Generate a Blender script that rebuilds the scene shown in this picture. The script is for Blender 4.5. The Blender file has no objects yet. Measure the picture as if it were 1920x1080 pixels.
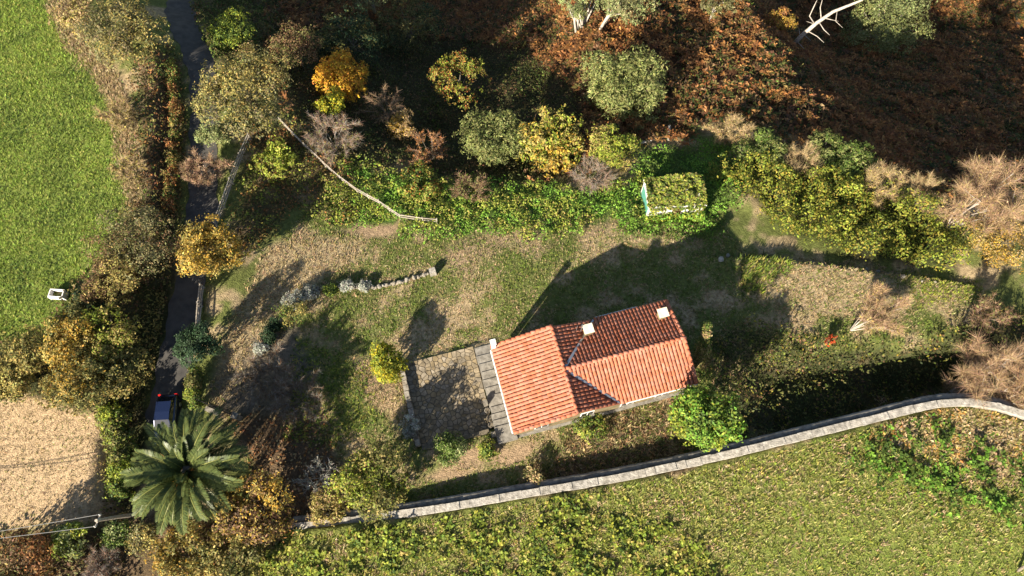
import bpy, math, random
import numpy as np
from mathutils import Vector, Matrix

# ------------------------------------------------------------------ camera, sky, sun, exposure
sc = bpy.context.scene
C = sc.collection
CAM_H, TILT, FPX = 56.0, math.radians(22), 1280.0
cam_d = bpy.data.cameras.new('camera'); cam = bpy.data.objects.new('camera', cam_d); C.objects.link(cam)
cam.location = (0, 0, CAM_H); cam.rotation_euler = (TILT, 0, 0)
cam_d.sensor_width = 36; cam_d.lens = 36 * FPX / 1920; cam_d.clip_end = 3000; cam_d.clip_start = 0.5
sc.camera = cam
SUN_EL, SHADOW_AZ = math.radians(28), math.radians(55)      # shadows run towards this angle from +X
w = bpy.data.worlds.new('World'); sc.world = w; w.use_nodes = True
nt = w.node_tree; nt.nodes.clear()
sky = nt.nodes.new('ShaderNodeTexSky'); sky.sky_type = 'NISHITA'; sky.sun_disc = False
sky.sun_elevation = SUN_EL
sx, sy = -math.cos(SHADOW_AZ), -math.sin(SHADOW_AZ)
sky.sun_rotation = math.atan2(sx, sy) % (2 * math.pi)
bg = nt.nodes.new('ShaderNodeBackground'); bg.inputs[1].default_value = 0.05
wo = nt.nodes.new('ShaderNodeOutputWorld')
nt.links.new(sky.outputs[0], bg.inputs[0]); nt.links.new(bg.outputs[0], wo.inputs[0])
sd = bpy.data.lights.new('sun', 'SUN'); sd.energy = 5.0; sd.angle = math.radians(0.53); sd.color = (1.0, 0.90, 0.74)
so = bpy.data.objects.new('sun', sd); C.objects.link(so)
so.rotation_euler = Vector((math.cos(SUN_EL) * sx, math.cos(SUN_EL) * sy, math.sin(SUN_EL))).to_track_quat('Z', 'Y').to_euler()
so.location = (-40, -50, 60)
vs = sc.view_settings
vs.view_transform = 'Standard'; vs.look = 'None'; vs.exposure = 1.68; vs.gamma = 1; vs.use_curve_mapping = False
sc.cycles.max_bounces = 6; sc.cycles.diffuse_bounces = 3; sc.cycles.transmission_bounces = 4; sc.cycles.transparent_max_bounces = 4

# ------------------------------------------------------------------ helpers
rng = np.random.default_rng(7); random.seed(7)
cT, sT = math.cos(TILT), math.sin(TILT)
def ray(u, v, z):
    X = (u - 960) / FPX; Y = -(v - 540) / FPX
    dx, dy, dz = X, Y * cT + sT, Y * sT - cT
    t = (z - CAM_H) / dz
    return dx * t, dy * t
def project(x, y, z):
    zz = z - CAM_H
    yc = y * cT + zz * sT; zc = -y * sT + zz * cT
    zc = np.minimum(zc, -5.0)
    return 960 + FPX * x / -zc, 540 - FPX * yc / -zc
def depth(x, y, z): return y * sT - (z - CAM_H) * cT
def sstep(a, b, x):
    t = np.clip((x - a) / (b - a), 0, 1); return t * t * (3 - 2 * t)
_lat = {}
def vnoise(x, y, scale, seed=0):
    if seed not in _lat: _lat[seed] = np.random.default_rng(1000 + seed).random((256, 256))
    L = _lat[seed]
    x = np.asarray(x, float) / scale; y = np.asarray(y, float) / scale
    xi = np.floor(x).astype(int); yi = np.floor(y).astype(int)
    fx = x - xi; fy = y - yi; fx = fx * fx * (3 - 2 * fx); fy = fy * fy * (3 - 2 * fy)
    a = L[xi & 255, yi & 255]; b = L[(xi + 1) & 255, yi & 255]; c = L[xi & 255, (yi + 1) & 255]; d = L[(xi + 1) & 255, (yi + 1) & 255]
    return (a * (1 - fx) + b * fx) * (1 - fy) + (c * (1 - fx) + d * fx) * fy
def fbm(x, y, scale, seed=0):
    return (vnoise(x, y, scale, seed) + .5 * vnoise(x, y, scale / 2.1, seed + 1) + .25 * vnoise(x, y, scale / 4.3, seed + 2)) / 1.75
def in_poly(px, py, poly):
    ins = np.zeros(np.shape(px), bool); n = len(poly)
    for i in range(n):
        x1, y1 = poly[i]; x2, y2 = poly[(i + 1) % n]
        if y1 == y2: continue
        cnd = ((y1 > py) != (y2 > py)) & (px < (x2 - x1) * (py - y1) / (y2 - y1) + x1)
        ins ^= cnd
    return ins
def poly_dist(px, py, poly):                       # signed pixel distance, positive inside
    d = np.full(np.shape(px), 1e9); n = len(poly)
    for i in range(n):
        x1, y1 = poly[i]; x2, y2 = poly[(i + 1) % n]
        ex, ey = x2 - x1, y2 - y1
        t = np.clip(((px - x1) * ex + (py - y1) * ey) / (ex * ex + ey * ey + 1e-9), 0, 1)
        d = np.minimum(d, np.hypot(px - x1 - t * ex, py - y1 - t * ey))
    return np.where(in_poly(px, py, poly), d, -d)

# ------------------------------------------------------------------ materials
def mat(name):
    m = bpy.data.materials.new(name); m.use_nodes = True
    n = m.node_tree; n.nodes.clear()
    o = n.nodes.new('ShaderNodeOutputMaterial'); b = n.nodes.new('ShaderNodeBsdfPrincipled')
    n.links.new(b.outputs[0], o.inputs[0])
    return m, n, b, o
def noise_mat(name, c1, c2, scale=4.0, rough=.8, bump=.3, detail=6, metal=0, bscale=None, spec=.3, isl=0.0):
    m, n, b, o = mat(name)
    g = n.nodes.new('ShaderNodeNewGeometry')
    tx = n.nodes.new('ShaderNodeTexNoise'); tx.inputs['Scale'].default_value = scale; tx.inputs['Detail'].default_value = detail
    n.links.new(g.outputs['Position'], tx.inputs['Vector'])
    r = n.nodes.new('ShaderNodeValToRGB'); r.color_ramp.elements[0].position = .32; r.color_ramp.elements[1].position = .68
    r.color_ramp.elements[0].color = (*c1, 1); r.color_ramp.elements[1].color = (*c2, 1)
    n.links.new(tx.outputs[0], r.inputs[0])
    col = r.outputs[0]
    if isl > 0:
        oi = n.nodes.new('ShaderNodeObjectInfo'); ad = n.nodes.new('ShaderNodeMath'); ad.operation = 'ADD'
        n.links.new(oi.outputs['Random'], ad.inputs[0]); n.links.new(g.outputs['Random Per Island'], ad.inputs[1])
        fr = n.nodes.new('ShaderNodeMath'); fr.operation = 'FRACT'; n.links.new(ad.outputs[0], fr.inputs[0])
        mr = n.nodes.new('ShaderNodeMapRange'); mr.inputs[3].default_value = 1 - isl; mr.inputs[4].default_value = 1 + isl
        n.links.new(fr.outputs[0], mr.inputs[0])
        hs = n.nodes.new('ShaderNodeHueSaturation'); n.links.new(mr.outputs[0], hs.inputs['Value']); n.links.new(col, hs.inputs['Color'])
        mr2 = n.nodes.new('ShaderNodeMapRange'); mr2.inputs[3].default_value = 1 + isl * .9; mr2.inputs[4].default_value = 1 - isl * .9
        f2 = n.nodes.new('ShaderNodeMath'); f2.operation = 'MULTIPLY'; f2.inputs[1].default_value = 7.31; n.links.new(fr.outputs[0], f2.inputs[0])
        f3 = n.nodes.new('ShaderNodeMath'); f3.operation = 'FRACT'; n.links.new(f2.outputs[0], f3.inputs[0])
        n.links.new(f3.outputs[0], mr2.inputs[0]); n.links.new(mr2.outputs[0], hs.inputs['Saturation'])
        col = hs.outputs[0]
    n.links.new(col, b.inputs['Base Color'])
    b.inputs['Roughness'].default_value = rough; b.inputs['Metallic'].default_value = metal; b.inputs['Specular IOR Level'].default_value = spec
    if bump > 0:
        t2 = n.nodes.new('ShaderNodeTexNoise'); t2.inputs['Scale'].default_value = bscale or scale * 3; t2.inputs['Detail'].default_value = 5
        n.links.new(g.outputs['Position'], t2.inputs['Vector'])
        bp = n.nodes.new('ShaderNodeBump'); bp.inputs['Strength'].default_value = bump; bp.inputs['Distance'].default_value = .05
        n.links.new(t2.outputs[0], bp.inputs['Height']); n.links.new(bp.outputs[0], b.inputs['Normal'])
    return m
def foliage_mat(name, trans=.3, rough=.6):
    m, n, b, o = mat(name)
    a = n.nodes.new('ShaderNodeAttribute'); a.attribute_name = 'Col'
    n.links.new(a.outputs['Color'], b.inputs['Base Color']); b.inputs['Roughness'].default_value = rough; b.inputs['Specular IOR Level'].default_value = .15
    t = n.nodes.new('ShaderNodeBsdfTranslucent'); n.links.new(a.outputs['Color'], t.inputs[0])
    x = n.nodes.new('ShaderNodeMixShader'); x.inputs[0].default_value = trans
    n.links.new(b.outputs[0], x.inputs[1]); n.links.new(t.outputs[0], x.inputs[2]); n.links.new(x.outputs[0], o.inputs[0])
    return m
def ground_mat():
    m, n, b, o = mat('ground')
    a = n.nodes.new('ShaderNodeAttribute'); a.attribute_name = 'Col'
    g = n.nodes.new('ShaderNodeNewGeometry')
    t = n.nodes.new('ShaderNodeTexNoise'); t.inputs['Scale'].default_value = 3.2; t.inputs['Detail'].default_value = 10; t.inputs['Roughness'].default_value = .7
    n.links.new(g.outputs['Position'], t.inputs['Vector'])
    mr = n.nodes.new('ShaderNodeMapRange'); mr.inputs[1].default_value = .3; mr.inputs[2].default_value = .7; mr.inputs[3].default_value = .45; mr.inputs[4].default_value = 1.5
    n.links.new(t.outputs[0], mr.inputs[0])
    mx = n.nodes.new('ShaderNodeVectorMath'); mx.operation = 'SCALE'
    n.links.new(a.outputs['Color'], mx.inputs[0]); n.links.new(mr.outputs[0], mx.inputs['Scale'])
    n.links.new(mx.outputs[0], b.inputs['Base Color']); b.inputs['Roughness'].default_value = .9; b.inputs['Specular IOR Level'].default_value = .1
    t2 = n.nodes.new('ShaderNodeTexNoise'); t2.inputs['Scale'].default_value = 9; t2.inputs['Detail'].default_value = 8
    n.links.new(g.outputs['Position'], t2.inputs['Vector'])
    bp = n.nodes.new('ShaderNodeBump'); bp.inputs['Strength'].default_value = .7; bp.inputs['Distance'].default_value = .12
    n.links.new(t2.outputs[0], bp.inputs['Height']); n.links.new(bp.outputs[0], b.inputs['Normal'])
    return m
def plain(name, col, rough=.5, metal=0, spec=.5, coat=0):
    m, n, b, o = mat(name)
    b.inputs['Base Color'].default_value = (*col, 1); b.inputs['Roughness'].default_value = rough; b.inputs['Metallic'].default_value = metal
    b.inputs['Specular IOR Level'].default_value = spec; b.inputs['Coat Weight'].default_value = coat
    return m
M = dict(
    leaf=foliage_mat('leaf'), needle=foliage_mat('twig', .08, .8), palm=foliage_mat('palm_leaf', .15, .38), ground=ground_mat(),
    bark=noise_mat('bark', (.10, .08, .06), (.20, .17, .13), 6), palebark=noise_mat('pale_bark', (.25, .215, .175), (.42, .38, .33), 5),
    asphalt=noise_mat('asphalt', (.045, .043, .040), (.085, .078, .070), 1.4, .9, .25, 8, bscale=25),
    tile=noise_mat('roof_tile', (.28, .092, .052), (.345, .132, .078), 2.0, .75, .12, isl=.09),
    roofdeck=noise_mat('roof_channel', (.19, .058, .032), (.25, .08, .045), 6, .9, .2),
    render=noise_mat('lime_render', (.10, .08, .04), (.20, .155, .085), 1.6, .9, .3), white=noise_mat('white_paint', (.60, .58, .54), (.78, .76, .72), 3, .6, .1),
    cream=noise_mat('cream_slab', (.58, .50, .36), (.74, .66, .50), 3, .8, .2), stone=noise_mat('stone', (.13, .11, .085), (.26, .235, .19), 3.5, .9, .5, isl=.2),
    flag=noise_mat('flagstone', (.15, .12, .075), (.27, .215, .14), 2.2, .85, .4, isl=.25), mortar=noise_mat('mortar', (.09, .075, .05), (.15, .125, .09), 5, .95, .4),
    coping=noise_mat('coping', (.17, .155, .13), (.40, .37, .32), 3.2, .95, 1.0, 10, isl=.10), wood=noise_mat('weathered_wood', (.25, .21, .165), (.42, .37, .30), 5, .85, .3, isl=.15),
    iron=noise_mat('dark_iron', (.03, .03, .03), (.06, .055, .05), 8, .6, .1, metal=.4), zinc=plain('zinc', (.42, .44, .46), .35, .8),
    grey=noise_mat('grey_concrete', (.12, .108, .09), (.25, .23, .195), 3, .9, .3), teal=noise_mat('teal_paint', (.05, .20, .15), (.10, .30, .23), 3, .7, .1),
    carpaint=plain('navy_paint', (.008, .014, .045), .25, .3, .5, 1.0), glass=plain('dark_glass', (.012, .014, .018), .05, 0, .8), rubber=plain('rubber', (.015, .015, .015), .8),
    red=plain('red_lens', (.5, .015, .01), .2), lamp=plain('clear_lens', (.6, .6, .6), .15), silver=plain('silver_paint', (.42, .44, .47), .28, .6, .5, .6),
    shutter=plain('brown_shutter', (.10, .05, .025), .6), wire=plain('cable', (.10, .10, .10), .6), water=plain('murky_water', (.10, .10, .01), .2))

# ------------------------------------------------------------------ object helpers
def tag(o, label=None, cat=None, group=None, kind=None):
    if label: o['label'] = label
    if cat: o['category'] = cat
    if group: o['group'] = group
    if kind: o['kind'] = kind
    return o
def empty(name, loc=(0, 0, 0), rz=0, label=None, cat=None, group=None):
    o = bpy.data.objects.new(name, None); C.objects.link(o); o.location = loc; o.rotation_euler = (0, 0, rz)
    o.empty_display_size = .2
    return tag(o, label, cat, group)
def link(name, me, m, parent=None, smooth=False):
    if m is not None and len(me.materials) == 0: me.materials.append(m)
    o = bpy.data.objects.new(name, me); C.objects.link(o)
    if parent is not None: o.parent = parent
    return o
def np_mesh(name, V, F, col=None, smooth=False):
    """V (n,3), F (m,k) all the same k"""
    V = np.ascontiguousarray(V, np.float32); F = np.ascontiguousarray(F, np.int32)
    me = bpy.data.meshes.new(name); k = F.shape[1]
    me.vertices.add(len(V)); me.vertices.foreach_set('co', V.ravel())
    me.loops.add(F.size); me.loops.foreach_set('vertex_index', F.ravel())
    me.polygons.add(len(F)); me.polygons.foreach_set('loop_start', np.arange(0, F.size, k, dtype=np.int32))
    me.update(calc_edges=True)
    if smooth: me.polygons.foreach_set('use_smooth', np.ones(len(F), bool))
    if col is not None:
        a = me.attributes.new('Col', 'FLOAT_COLOR', 'POINT')
        c4 = np.ones((len(V), 4), np.float32); c4[:, :3] = col; a.data.foreach_set('color', c4.ravel())
    return me
class MB:
    def __init__(s): s.v = []; s.f = []
    def add(s, vs, fs):
        b = len(s.v); s.v += [tuple(p) for p in vs]; s.f += [tuple(i + b for i in f) for f in fs]; return s
    def box(s, x0, x1, y0, y1, z0, z1, mtx=None, top=1.0):
        cx, cy = (x0 + x1) / 2, (y0 + y1) / 2
        vs = [(x0, y0, z0), (x1, y0, z0), (x1, y1, z0), (x0, y1, z0)] + [(cx + (x - cx) * top, cy + (y - cy) * top, z1) for x, y in ((x0, y0), (x1, y0), (x1, y1), (x0, y1))]
        if mtx is not None: vs = [mtx @ Vector(p) for p in vs]
        return s.add(vs, [(0, 3, 2, 1), (4, 5, 6, 7), (0, 1, 5, 4), (1, 2, 6, 5), (2, 3, 7, 6), (3, 0, 4, 7)])
    def bar(s, a, b, w_, h_=None):
        a = Vector(a); b = Vector(b); d = (b - a); L = d.length; h_ = h_ or w_
        q = d.to_track_quat('X', 'Z').to_matrix().to_4x4(); q.translation = a
        return s.box(0, L, -w_ / 2, w_ / 2, -h_ / 2, h_ / 2, q)
    def tube(s, pts, rad, n=6, cap=True):
        pts = [Vector(p) for p in pts]; rings = []
        for i, p in enumerate(pts):
            d = (pts[min(i + 1, len(pts) - 1)] - pts[max(i - 1, 0)]).normalized()
            u = d.cross(Vector((0, 0, 1)) if abs(d.z) < .9 else Vector((1, 0, 0))).normalized(); v_ = d.cross(u)
            r = rad[i] if hasattr(rad, '__len__') else rad
            rings.append([p + (u * math.cos(2 * math.pi * k / n) + v_ * math.sin(2 * math.pi * k / n)) * r for k in range(n)])
        vs = [q for rg in rings for q in rg]; fs = []
        for i in range(len(rings) - 1):
            for k in range(n): fs.append((i * n + k, i * n + (k + 1) % n, (i + 1) * n + (k + 1) % n, (i + 1) * n + k))
        if cap: fs.append(tuple(range(n))[::-1]); fs.append(tuple((len(rings) - 1) * n + k for k in range(n)))
        return s.add(vs, fs)
    def mesh(s, name, smooth=False):
        me = bpy.data.meshes.new(name); me.from_pydata(s.v, [], s.f); me.update()
        if smooth: me.polygons.foreach_set('use_smooth', np.ones(len(me.polygons), bool))
        return me
    def build(s, name, m, parent=None, smooth=False): return link(name, s.mesh(name, smooth), m, parent)

# ------------------------------------------------------------------ terrain
HX, HY, HA, ZR = 4.03, 13.98, math.radians(14.87), 4.65       # house: ridge crossing, heading, ridge height
def to_loc(x, y):
    x = x - HX; y = y - HY
    return x * math.cos(HA) + y * math.sin(HA), -x * math.sin(HA) + y * math.cos(HA)
def to_world(lx, ly):
    return HX + lx * math.cos(HA) - ly * math.sin(HA), HY + lx * math.sin(HA) + ly * math.cos(HA)
WALL_PX = [(520, 990), (560, 985), (650, 975), (760, 962), (880, 943), (1000, 922), (1140, 899), (1270, 873), (1390, 846), (1500, 818), (1600, 794), (1700, 768), (1760, 754), (1810, 746), (1870, 757), (1960, 790)]
WALL = np.array([ray(u, v, 1.5) for u, v in WALL_PX])
TERR = np.array([ray(u, v, -1.3) for u, v in [(1380, 478), (1450, 483), (1560, 492), (1650, 508), (1740, 518), (1830, 535)]])
ROAD_PX = [(300, -160), (296, -60), (314, 0), (344, 50), (372, 110), (380, 180), (372, 260), (374, 340), (374, 400), (362, 480), (345, 560), (330, 650), (312, 740), (298, 830), (285, 930), (270, 1040), (262, 1180)]
ROAD = np.array([ray(u, v, 0) for u, v in ROAD_PX])
def road_x(y): return np.interp(y, ROAD[::-1, 1], ROAD[::-1, 0])
def terr0(x, y):
    wE = sstep(-34, -12, x)
    zg = np.interp(y, [-300, 9, 13, 17, 20, 26, 33, 45, 300], [0, 0, -.15, -.85, -1.2, -1.8, -2.6, -3.6, -5])
    z = zg * (.25 + .75 * wE)
    yl = np.interp(x, [-400, -80, -40, -26, -5.5, 15, 41, 70, 400], [90, 66, 54, 45, 33.5, 32.5, 30, 26, 20])
    d = y - yl; sp = 1.6 * np.log1p(np.exp(np.clip(d / 1.6, -30, 30))); sp = np.where(d > 40, d, sp)
    slope = np.interp(x, [-30, -10, 4, 10, 31, 48], [.57, .56, .42, .27, .28, .58])
    z = z - slope * np.minimum(sp, 60)
    z = z + ((fbm(x, y, 9, 3) - .5) * 2.0 + (fbm(x, y, 3.2, 6) - .5) * 1.3) * sstep(1, 10, d) + (vnoise(x, y, 5, 5) - .5) * .15
    return z
def terr(x, y):
    x = np.asarray(x, float); y = np.asarray(y, float)
    z = terr0(x, y)
    yt = np.interp(x, TERR[:, 0], TERR[:, 1]); ft = sstep(15.5, 18.5, x) * (1 - sstep(38, 46, x))
    z = z - .9 * ft * sstep(-.1, .35, y - yt) * (1 - sstep(5, 9, y - yt))
    z = z - (2.0 * sstep(17, 24, x) + 1.0 * sstep(26, 34, x)) * sstep(.1, .7, y - np.interp(x, WALL[:, 0], WALL[:, 1])) * (1 - sstep(14, 18.5, y))
    rx = x - road_x(y)
    z = z + 1.5 * sstep(2.6, 4.4, -rx) + .35 * sstep(1.3, 2.2, rx) * (1 - sstep(3, 6, rx)) * sstep(16, 20, y)
    yw = np.interp(x, WALL[:, 0], WALL[:, 1])
    z = z + 1.15 * sstep(.1, -.35, y - yw) * sstep(-24, -13, x)
    lx, ly = to_loc(x, y)
    # sunken flagged yard, house platform
    ins = sstep(-12.75, -12.5, lx) * (1 - sstep(-4.4, -4.0, lx)) * sstep(-2.45, -2.2, ly) * (1 - sstep(5.25, 5.5, ly))
    z = z * (1 - ins) - .62 * ins
    return z
def G(u, v, h=0.0):
    z = 0.0
    for _ in range(25):
        x, y = ray(u, v, z); z = float(terr(x, y)) + h
    return np.array([x, y, z])

# region polygons (pixel outlines of ground patches, woodfloor being one of shade) used for soil colour and planting
R = dict(
    wfield=[(-400, -300), (100, -300), (105, 20), (130, 85), (180, 140), (212, 200), (222, 280), (240, 370), (238, 400), (190, 480), (150, 530), (112, 590), (70, 650), (0, 640), (-400, 640)],
    drystrip=[(60, -60), (150, -40), (165, 90), (205, 110), (245, 200), (255, 300), (270, 385), (240, 395), (220, 300), (206, 200), (176, 140), (125, 85)],
    tanfield=[(-400, 720), (30, 730), (130, 765), (200, 785), (212, 965), (0, 1003), (-400, 1050)],
    sfield=[(380, 1400), (430, 1060), (560, 995), (760, 972), (1000, 934), (1270, 884), (1500, 830), (1700, 780), (1800, 762), (1900, 790), (2400, 900), (2400, 1400)],
    smow=[(1350, 1400), (1400, 1060), (1500, 960), (1640, 920), (1760, 960), (1850, 1000), (2000, 960), (2400, 960), (2400, 1400)],
    sfern=[(1660, 800), (1740, 775), (1860, 775), (1960, 830), (2200, 900), (2200, 960), (1900, 885), (1790, 850)],
    slush=[(1630, 835), (1710, 815), (1790, 850), (1880, 880), (2000, 940), (2100, 1000), (1900, 965), (1760, 920), (1660, 880)],
    sweed=[(380, 1400), (440, 1050), (560, 1005), (760, 985), (1000, 945), (1080, 940), (1150, 960), (1250, 1000), (1330, 1060), (1380, 1400)],
    track=[(395, 760), (415, 640), (455, 560), (500, 470), (560, 440), (680, 450), (650, 500), (570, 545), (550, 590), (510, 650), (450, 740)],
    slopegrass=[(520, 470), (590, 370), (640, 330), (700, 410), (860, 470), (900, 430), (1080, 420), (1120, 460), (1000, 560), (980, 610), (760, 670), (690, 640), (560, 600), (600, 540), (660, 490)],
    dirt1=[(636, 432), (700, 408), (742, 410), (752, 422), (740, 444), (680, 448)],
    dirt2=[(820, 470), (880, 440), (960, 450), (900, 500), (840, 510)],
    dirt3=[(655, 665), (700, 680), (745, 720), (762, 800), (735, 790), (690, 750)],
    dirt4=[(860, 850), (960, 820), (1010, 830), (980, 865), (820, 905), (780, 890)],
    dirt5=[(1090, 430), (1140, 400), (1160, 425), (1110, 455)],
    litter1=[(430, 790), (600, 770), (640, 860), (700, 960), (560, 985), (480, 960), (470, 860)],
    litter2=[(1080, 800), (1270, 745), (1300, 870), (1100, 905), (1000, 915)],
    gravel=[(400, 720), (470, 640), (560, 610), (600, 700), (560, 790), (450, 790)],
    greenstrip=[(560, 640), (690, 690), (700, 790), (640, 840), (540, 830), (540, 720)],
    terrace=[(1394, 478), (1480, 485), (1560, 494), (1650, 510), (1720, 540), (1700, 600), (1600, 600), (1500, 580), (1394, 555)],
    terracegreen=[(1690, 515), (1830, 535), (1800, 560), (1720, 570)],
    ferngarden=[(620, 345), (680, 370), (740, 405), (660, 425), (630, 420)],
    nettle1=[(640, 300), (720, 330), (860, 345), (1000, 350), (1120, 370), (1200, 330), (1200, 400), (1120, 430), (1040, 440), (900, 430), (830, 440), (760, 440), (750, 400), (700, 370)],
    nettle2=[(1200, 290), (1360, 270), (1400, 330), (1380, 380), (1340, 400), (1340, 440), (1180, 440), (1150, 420), (1190, 400), (1200, 330)],
    bramble=[(1330, 330), (1420, 310), (1520, 330), (1640, 370), (1730, 400), (1790, 470), (1790, 500), (1690, 495), (1600, 480), (1540, 460), (1480, 440), (1430, 400), (1400, 370)],
    eastthicket=[(1340, 640), (1400, 610), (1500, 630), (1600, 650), (1720, 650), (1830, 600), (1960, 580), (1960, 760), (1800, 735), (1690, 755), (1500, 805), (1390, 830), (1340, 720)],
    fernbank=[(255, 110), (300, 90), (335, 110), (345, 250), (330, 400), (270, 410), (262, 280)],
    bracken=[(560, -250), (2500, -400), (2600, 700), (1930, 330), (1760, 370), (1640, 310), (1480, 260), (1370, 210), (1290, 250), (1180, 260), (1080, 320), (960, 330), (840, 320), (760, 290), (660, 300), (560, 230), (500, 130)],
    woodfloor=[(500, 60), (700, 60), (980, 90), (1090, 190), (1100, 330), (960, 345), (840, 335), (650, 310), (560, 235)],  # the wood's shade is painted into ground and leaf colours here
    fernnw=[(480, 240), (540, 230), (650, 320), (660, 430), (560, 380), (470, 470), (430, 500), (450, 380)],
    westwood=[(0, 640), (80, 640), (150, 540), (200, 480), (245, 390), (340, 400), (330, 600), (290, 740), (250, 960), (205, 965), (200, 785), (130, 765), (30, 730), (-300, 720), (-300, 640)],
    swscrub=[(-300, 1050), (0, 1010), (200, 980), (260, 960), (420, 960), (560, 1000), (430, 1060), (380, 1400), (-300, 1400)],
    nroad=[(380, -200), (560, -250), (520, 60), (490, 110), (400, 130), (385, 60), (350, 0), (330, -160)],
)
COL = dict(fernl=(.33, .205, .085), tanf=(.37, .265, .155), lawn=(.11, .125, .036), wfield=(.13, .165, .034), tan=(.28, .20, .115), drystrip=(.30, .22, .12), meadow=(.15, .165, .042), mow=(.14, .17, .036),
           soil=(.27, .19, .115), litter=(.095, .062, .038), gravel=(.12, .10, .075), bracken=(.075, .036, .018), dark=(.030, .032, .014), dry=(.31, .235, .135), lush=(.045, .09, .016))  # dark: leaf shade put into the soil colour under trees and thickets
def axis(lo, hi, step, far, grow):
    a = list(np.arange(lo, hi + 1e-6, step)); s = step
    while a[-1] < far: s *= grow; a.append(a[-1] + s)
    s = step
    while a[0] > -far: s *= grow; a.insert(0, a[0] - s)
    return np.array(a)
def build_ground():
    xs = axis(-58, 64, .30, 900, 1.25); ys = axis(-8, 82, .30, 900, 1.25)
    X, Y = np.meshgrid(xs, ys); Z = terr(X, Y)
    U, Vp = project(X, Y, Z)
    jx = (fbm(X, Y, 2.2, 11) - .5) * 46; jy = (fbm(X, Y, 2.2, 21) - .5) * 46
    col = np.zeros(X.shape + (3,)); col[:] = COL['lawn']
    n1 = fbm(X, Y, 2.2, 31)[..., None]
    near = (sstep(90, 66, np.abs(X)) * sstep(110, 84, np.abs(Y)))[..., None]; kd = sstep(.50, .68, n1 + (fbm(X, Y, .9, 34)[..., None] - .5) * .35) * near + .25 * (1 - near); n1 = n1 * near + .5 * (1 - near); col = col * (.8 + .5 * n1) * (1 - kd) + np.array(COL['dry']) * kd
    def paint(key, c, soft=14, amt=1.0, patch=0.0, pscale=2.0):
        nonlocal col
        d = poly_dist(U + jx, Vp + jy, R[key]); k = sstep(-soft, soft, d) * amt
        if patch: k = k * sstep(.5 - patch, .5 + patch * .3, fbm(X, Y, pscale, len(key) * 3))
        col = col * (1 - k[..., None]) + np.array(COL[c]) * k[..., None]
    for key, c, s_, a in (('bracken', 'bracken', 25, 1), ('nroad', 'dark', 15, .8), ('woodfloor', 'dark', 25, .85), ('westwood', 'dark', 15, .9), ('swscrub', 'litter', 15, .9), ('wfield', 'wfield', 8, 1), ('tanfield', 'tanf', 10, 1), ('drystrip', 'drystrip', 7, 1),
                          ('sfield', 'meadow', 10, 1), ('smow', 'mow', 90, .7), ('sfern', 'fernl', 16, 1), ('slush', 'lush', 20, .8), ('track', 'dry', 14, .95), ('gravel', 'gravel', 20, .9), ('dirt1', 'soil', 8, 1), ('dirt2', 'soil', 14, .8),
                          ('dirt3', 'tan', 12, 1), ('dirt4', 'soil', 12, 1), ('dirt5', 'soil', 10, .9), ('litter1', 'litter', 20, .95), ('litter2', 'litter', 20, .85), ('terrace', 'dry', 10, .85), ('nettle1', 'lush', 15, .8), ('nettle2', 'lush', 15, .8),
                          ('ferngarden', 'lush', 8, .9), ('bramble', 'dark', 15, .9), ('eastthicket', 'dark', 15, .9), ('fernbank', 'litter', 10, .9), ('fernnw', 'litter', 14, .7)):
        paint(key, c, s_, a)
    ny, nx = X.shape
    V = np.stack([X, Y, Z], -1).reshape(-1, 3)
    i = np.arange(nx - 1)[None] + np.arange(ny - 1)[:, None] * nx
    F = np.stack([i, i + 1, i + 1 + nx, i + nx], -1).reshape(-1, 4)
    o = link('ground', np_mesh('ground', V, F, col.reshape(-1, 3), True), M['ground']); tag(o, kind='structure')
build_ground()
def strip(name, P, hw, m, lift=.05, nlat=7, closed=False):
    P = np.array(P); seg = np.hypot(*np.diff(P, axis=0).T); t = np.concatenate([[0], np.cumsum(seg)])
    n = int(t[-1] / .35); tt = np.linspace(0, t[-1], n)
    # smooth curve through the points
    k = np.ones(9) / 9; xs = np.interp(tt, t, P[:, 0]); ys = np.interp(tt, t, P[:, 1])
    pad = lambda a: np.convolve(np.pad(a, 12, 'edge'), np.ones(25) / 25, 'valid')
    xs, ys = pad(xs), pad(ys); tx, ty = np.gradient(xs), np.gradient(ys); L = np.hypot(tx, ty); tx /= L; ty /= L
    lat = np.linspace(-hw, hw, nlat)
    wob = 1 + .08 * np.sin(tt * 1.3) + .06 * np.sin(tt * 3.1)
    X = xs[:, None] - ty[:, None] * lat[None] * wob[:, None]; Y = ys[:, None] + tx[:, None] * lat[None] * wob[:, None]
    Z = terr(X, Y) + lift
    i = np.arange(nlat - 1)[None] + np.arange(n - 1)[:, None] * nlat
    F = np.stack([i, i + nlat, i + 1 + nlat, i + 1], -1).reshape(-1, 4)
    o = link(name, np_mesh(name, np.stack([X, Y, Z], -1).reshape(-1, 3), F, None, True), m); tag(o, kind='structure'); return o
strip('road', ROAD[:14], 1.35, M['asphalt'])
low = [G(1895, -60)[:2], G(1908, 0)[:2], G(1925, 60)[:2], G(1960, 130)[:2]]
strip('valley_road', low, 1.6, M['asphalt'], .12)

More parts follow.
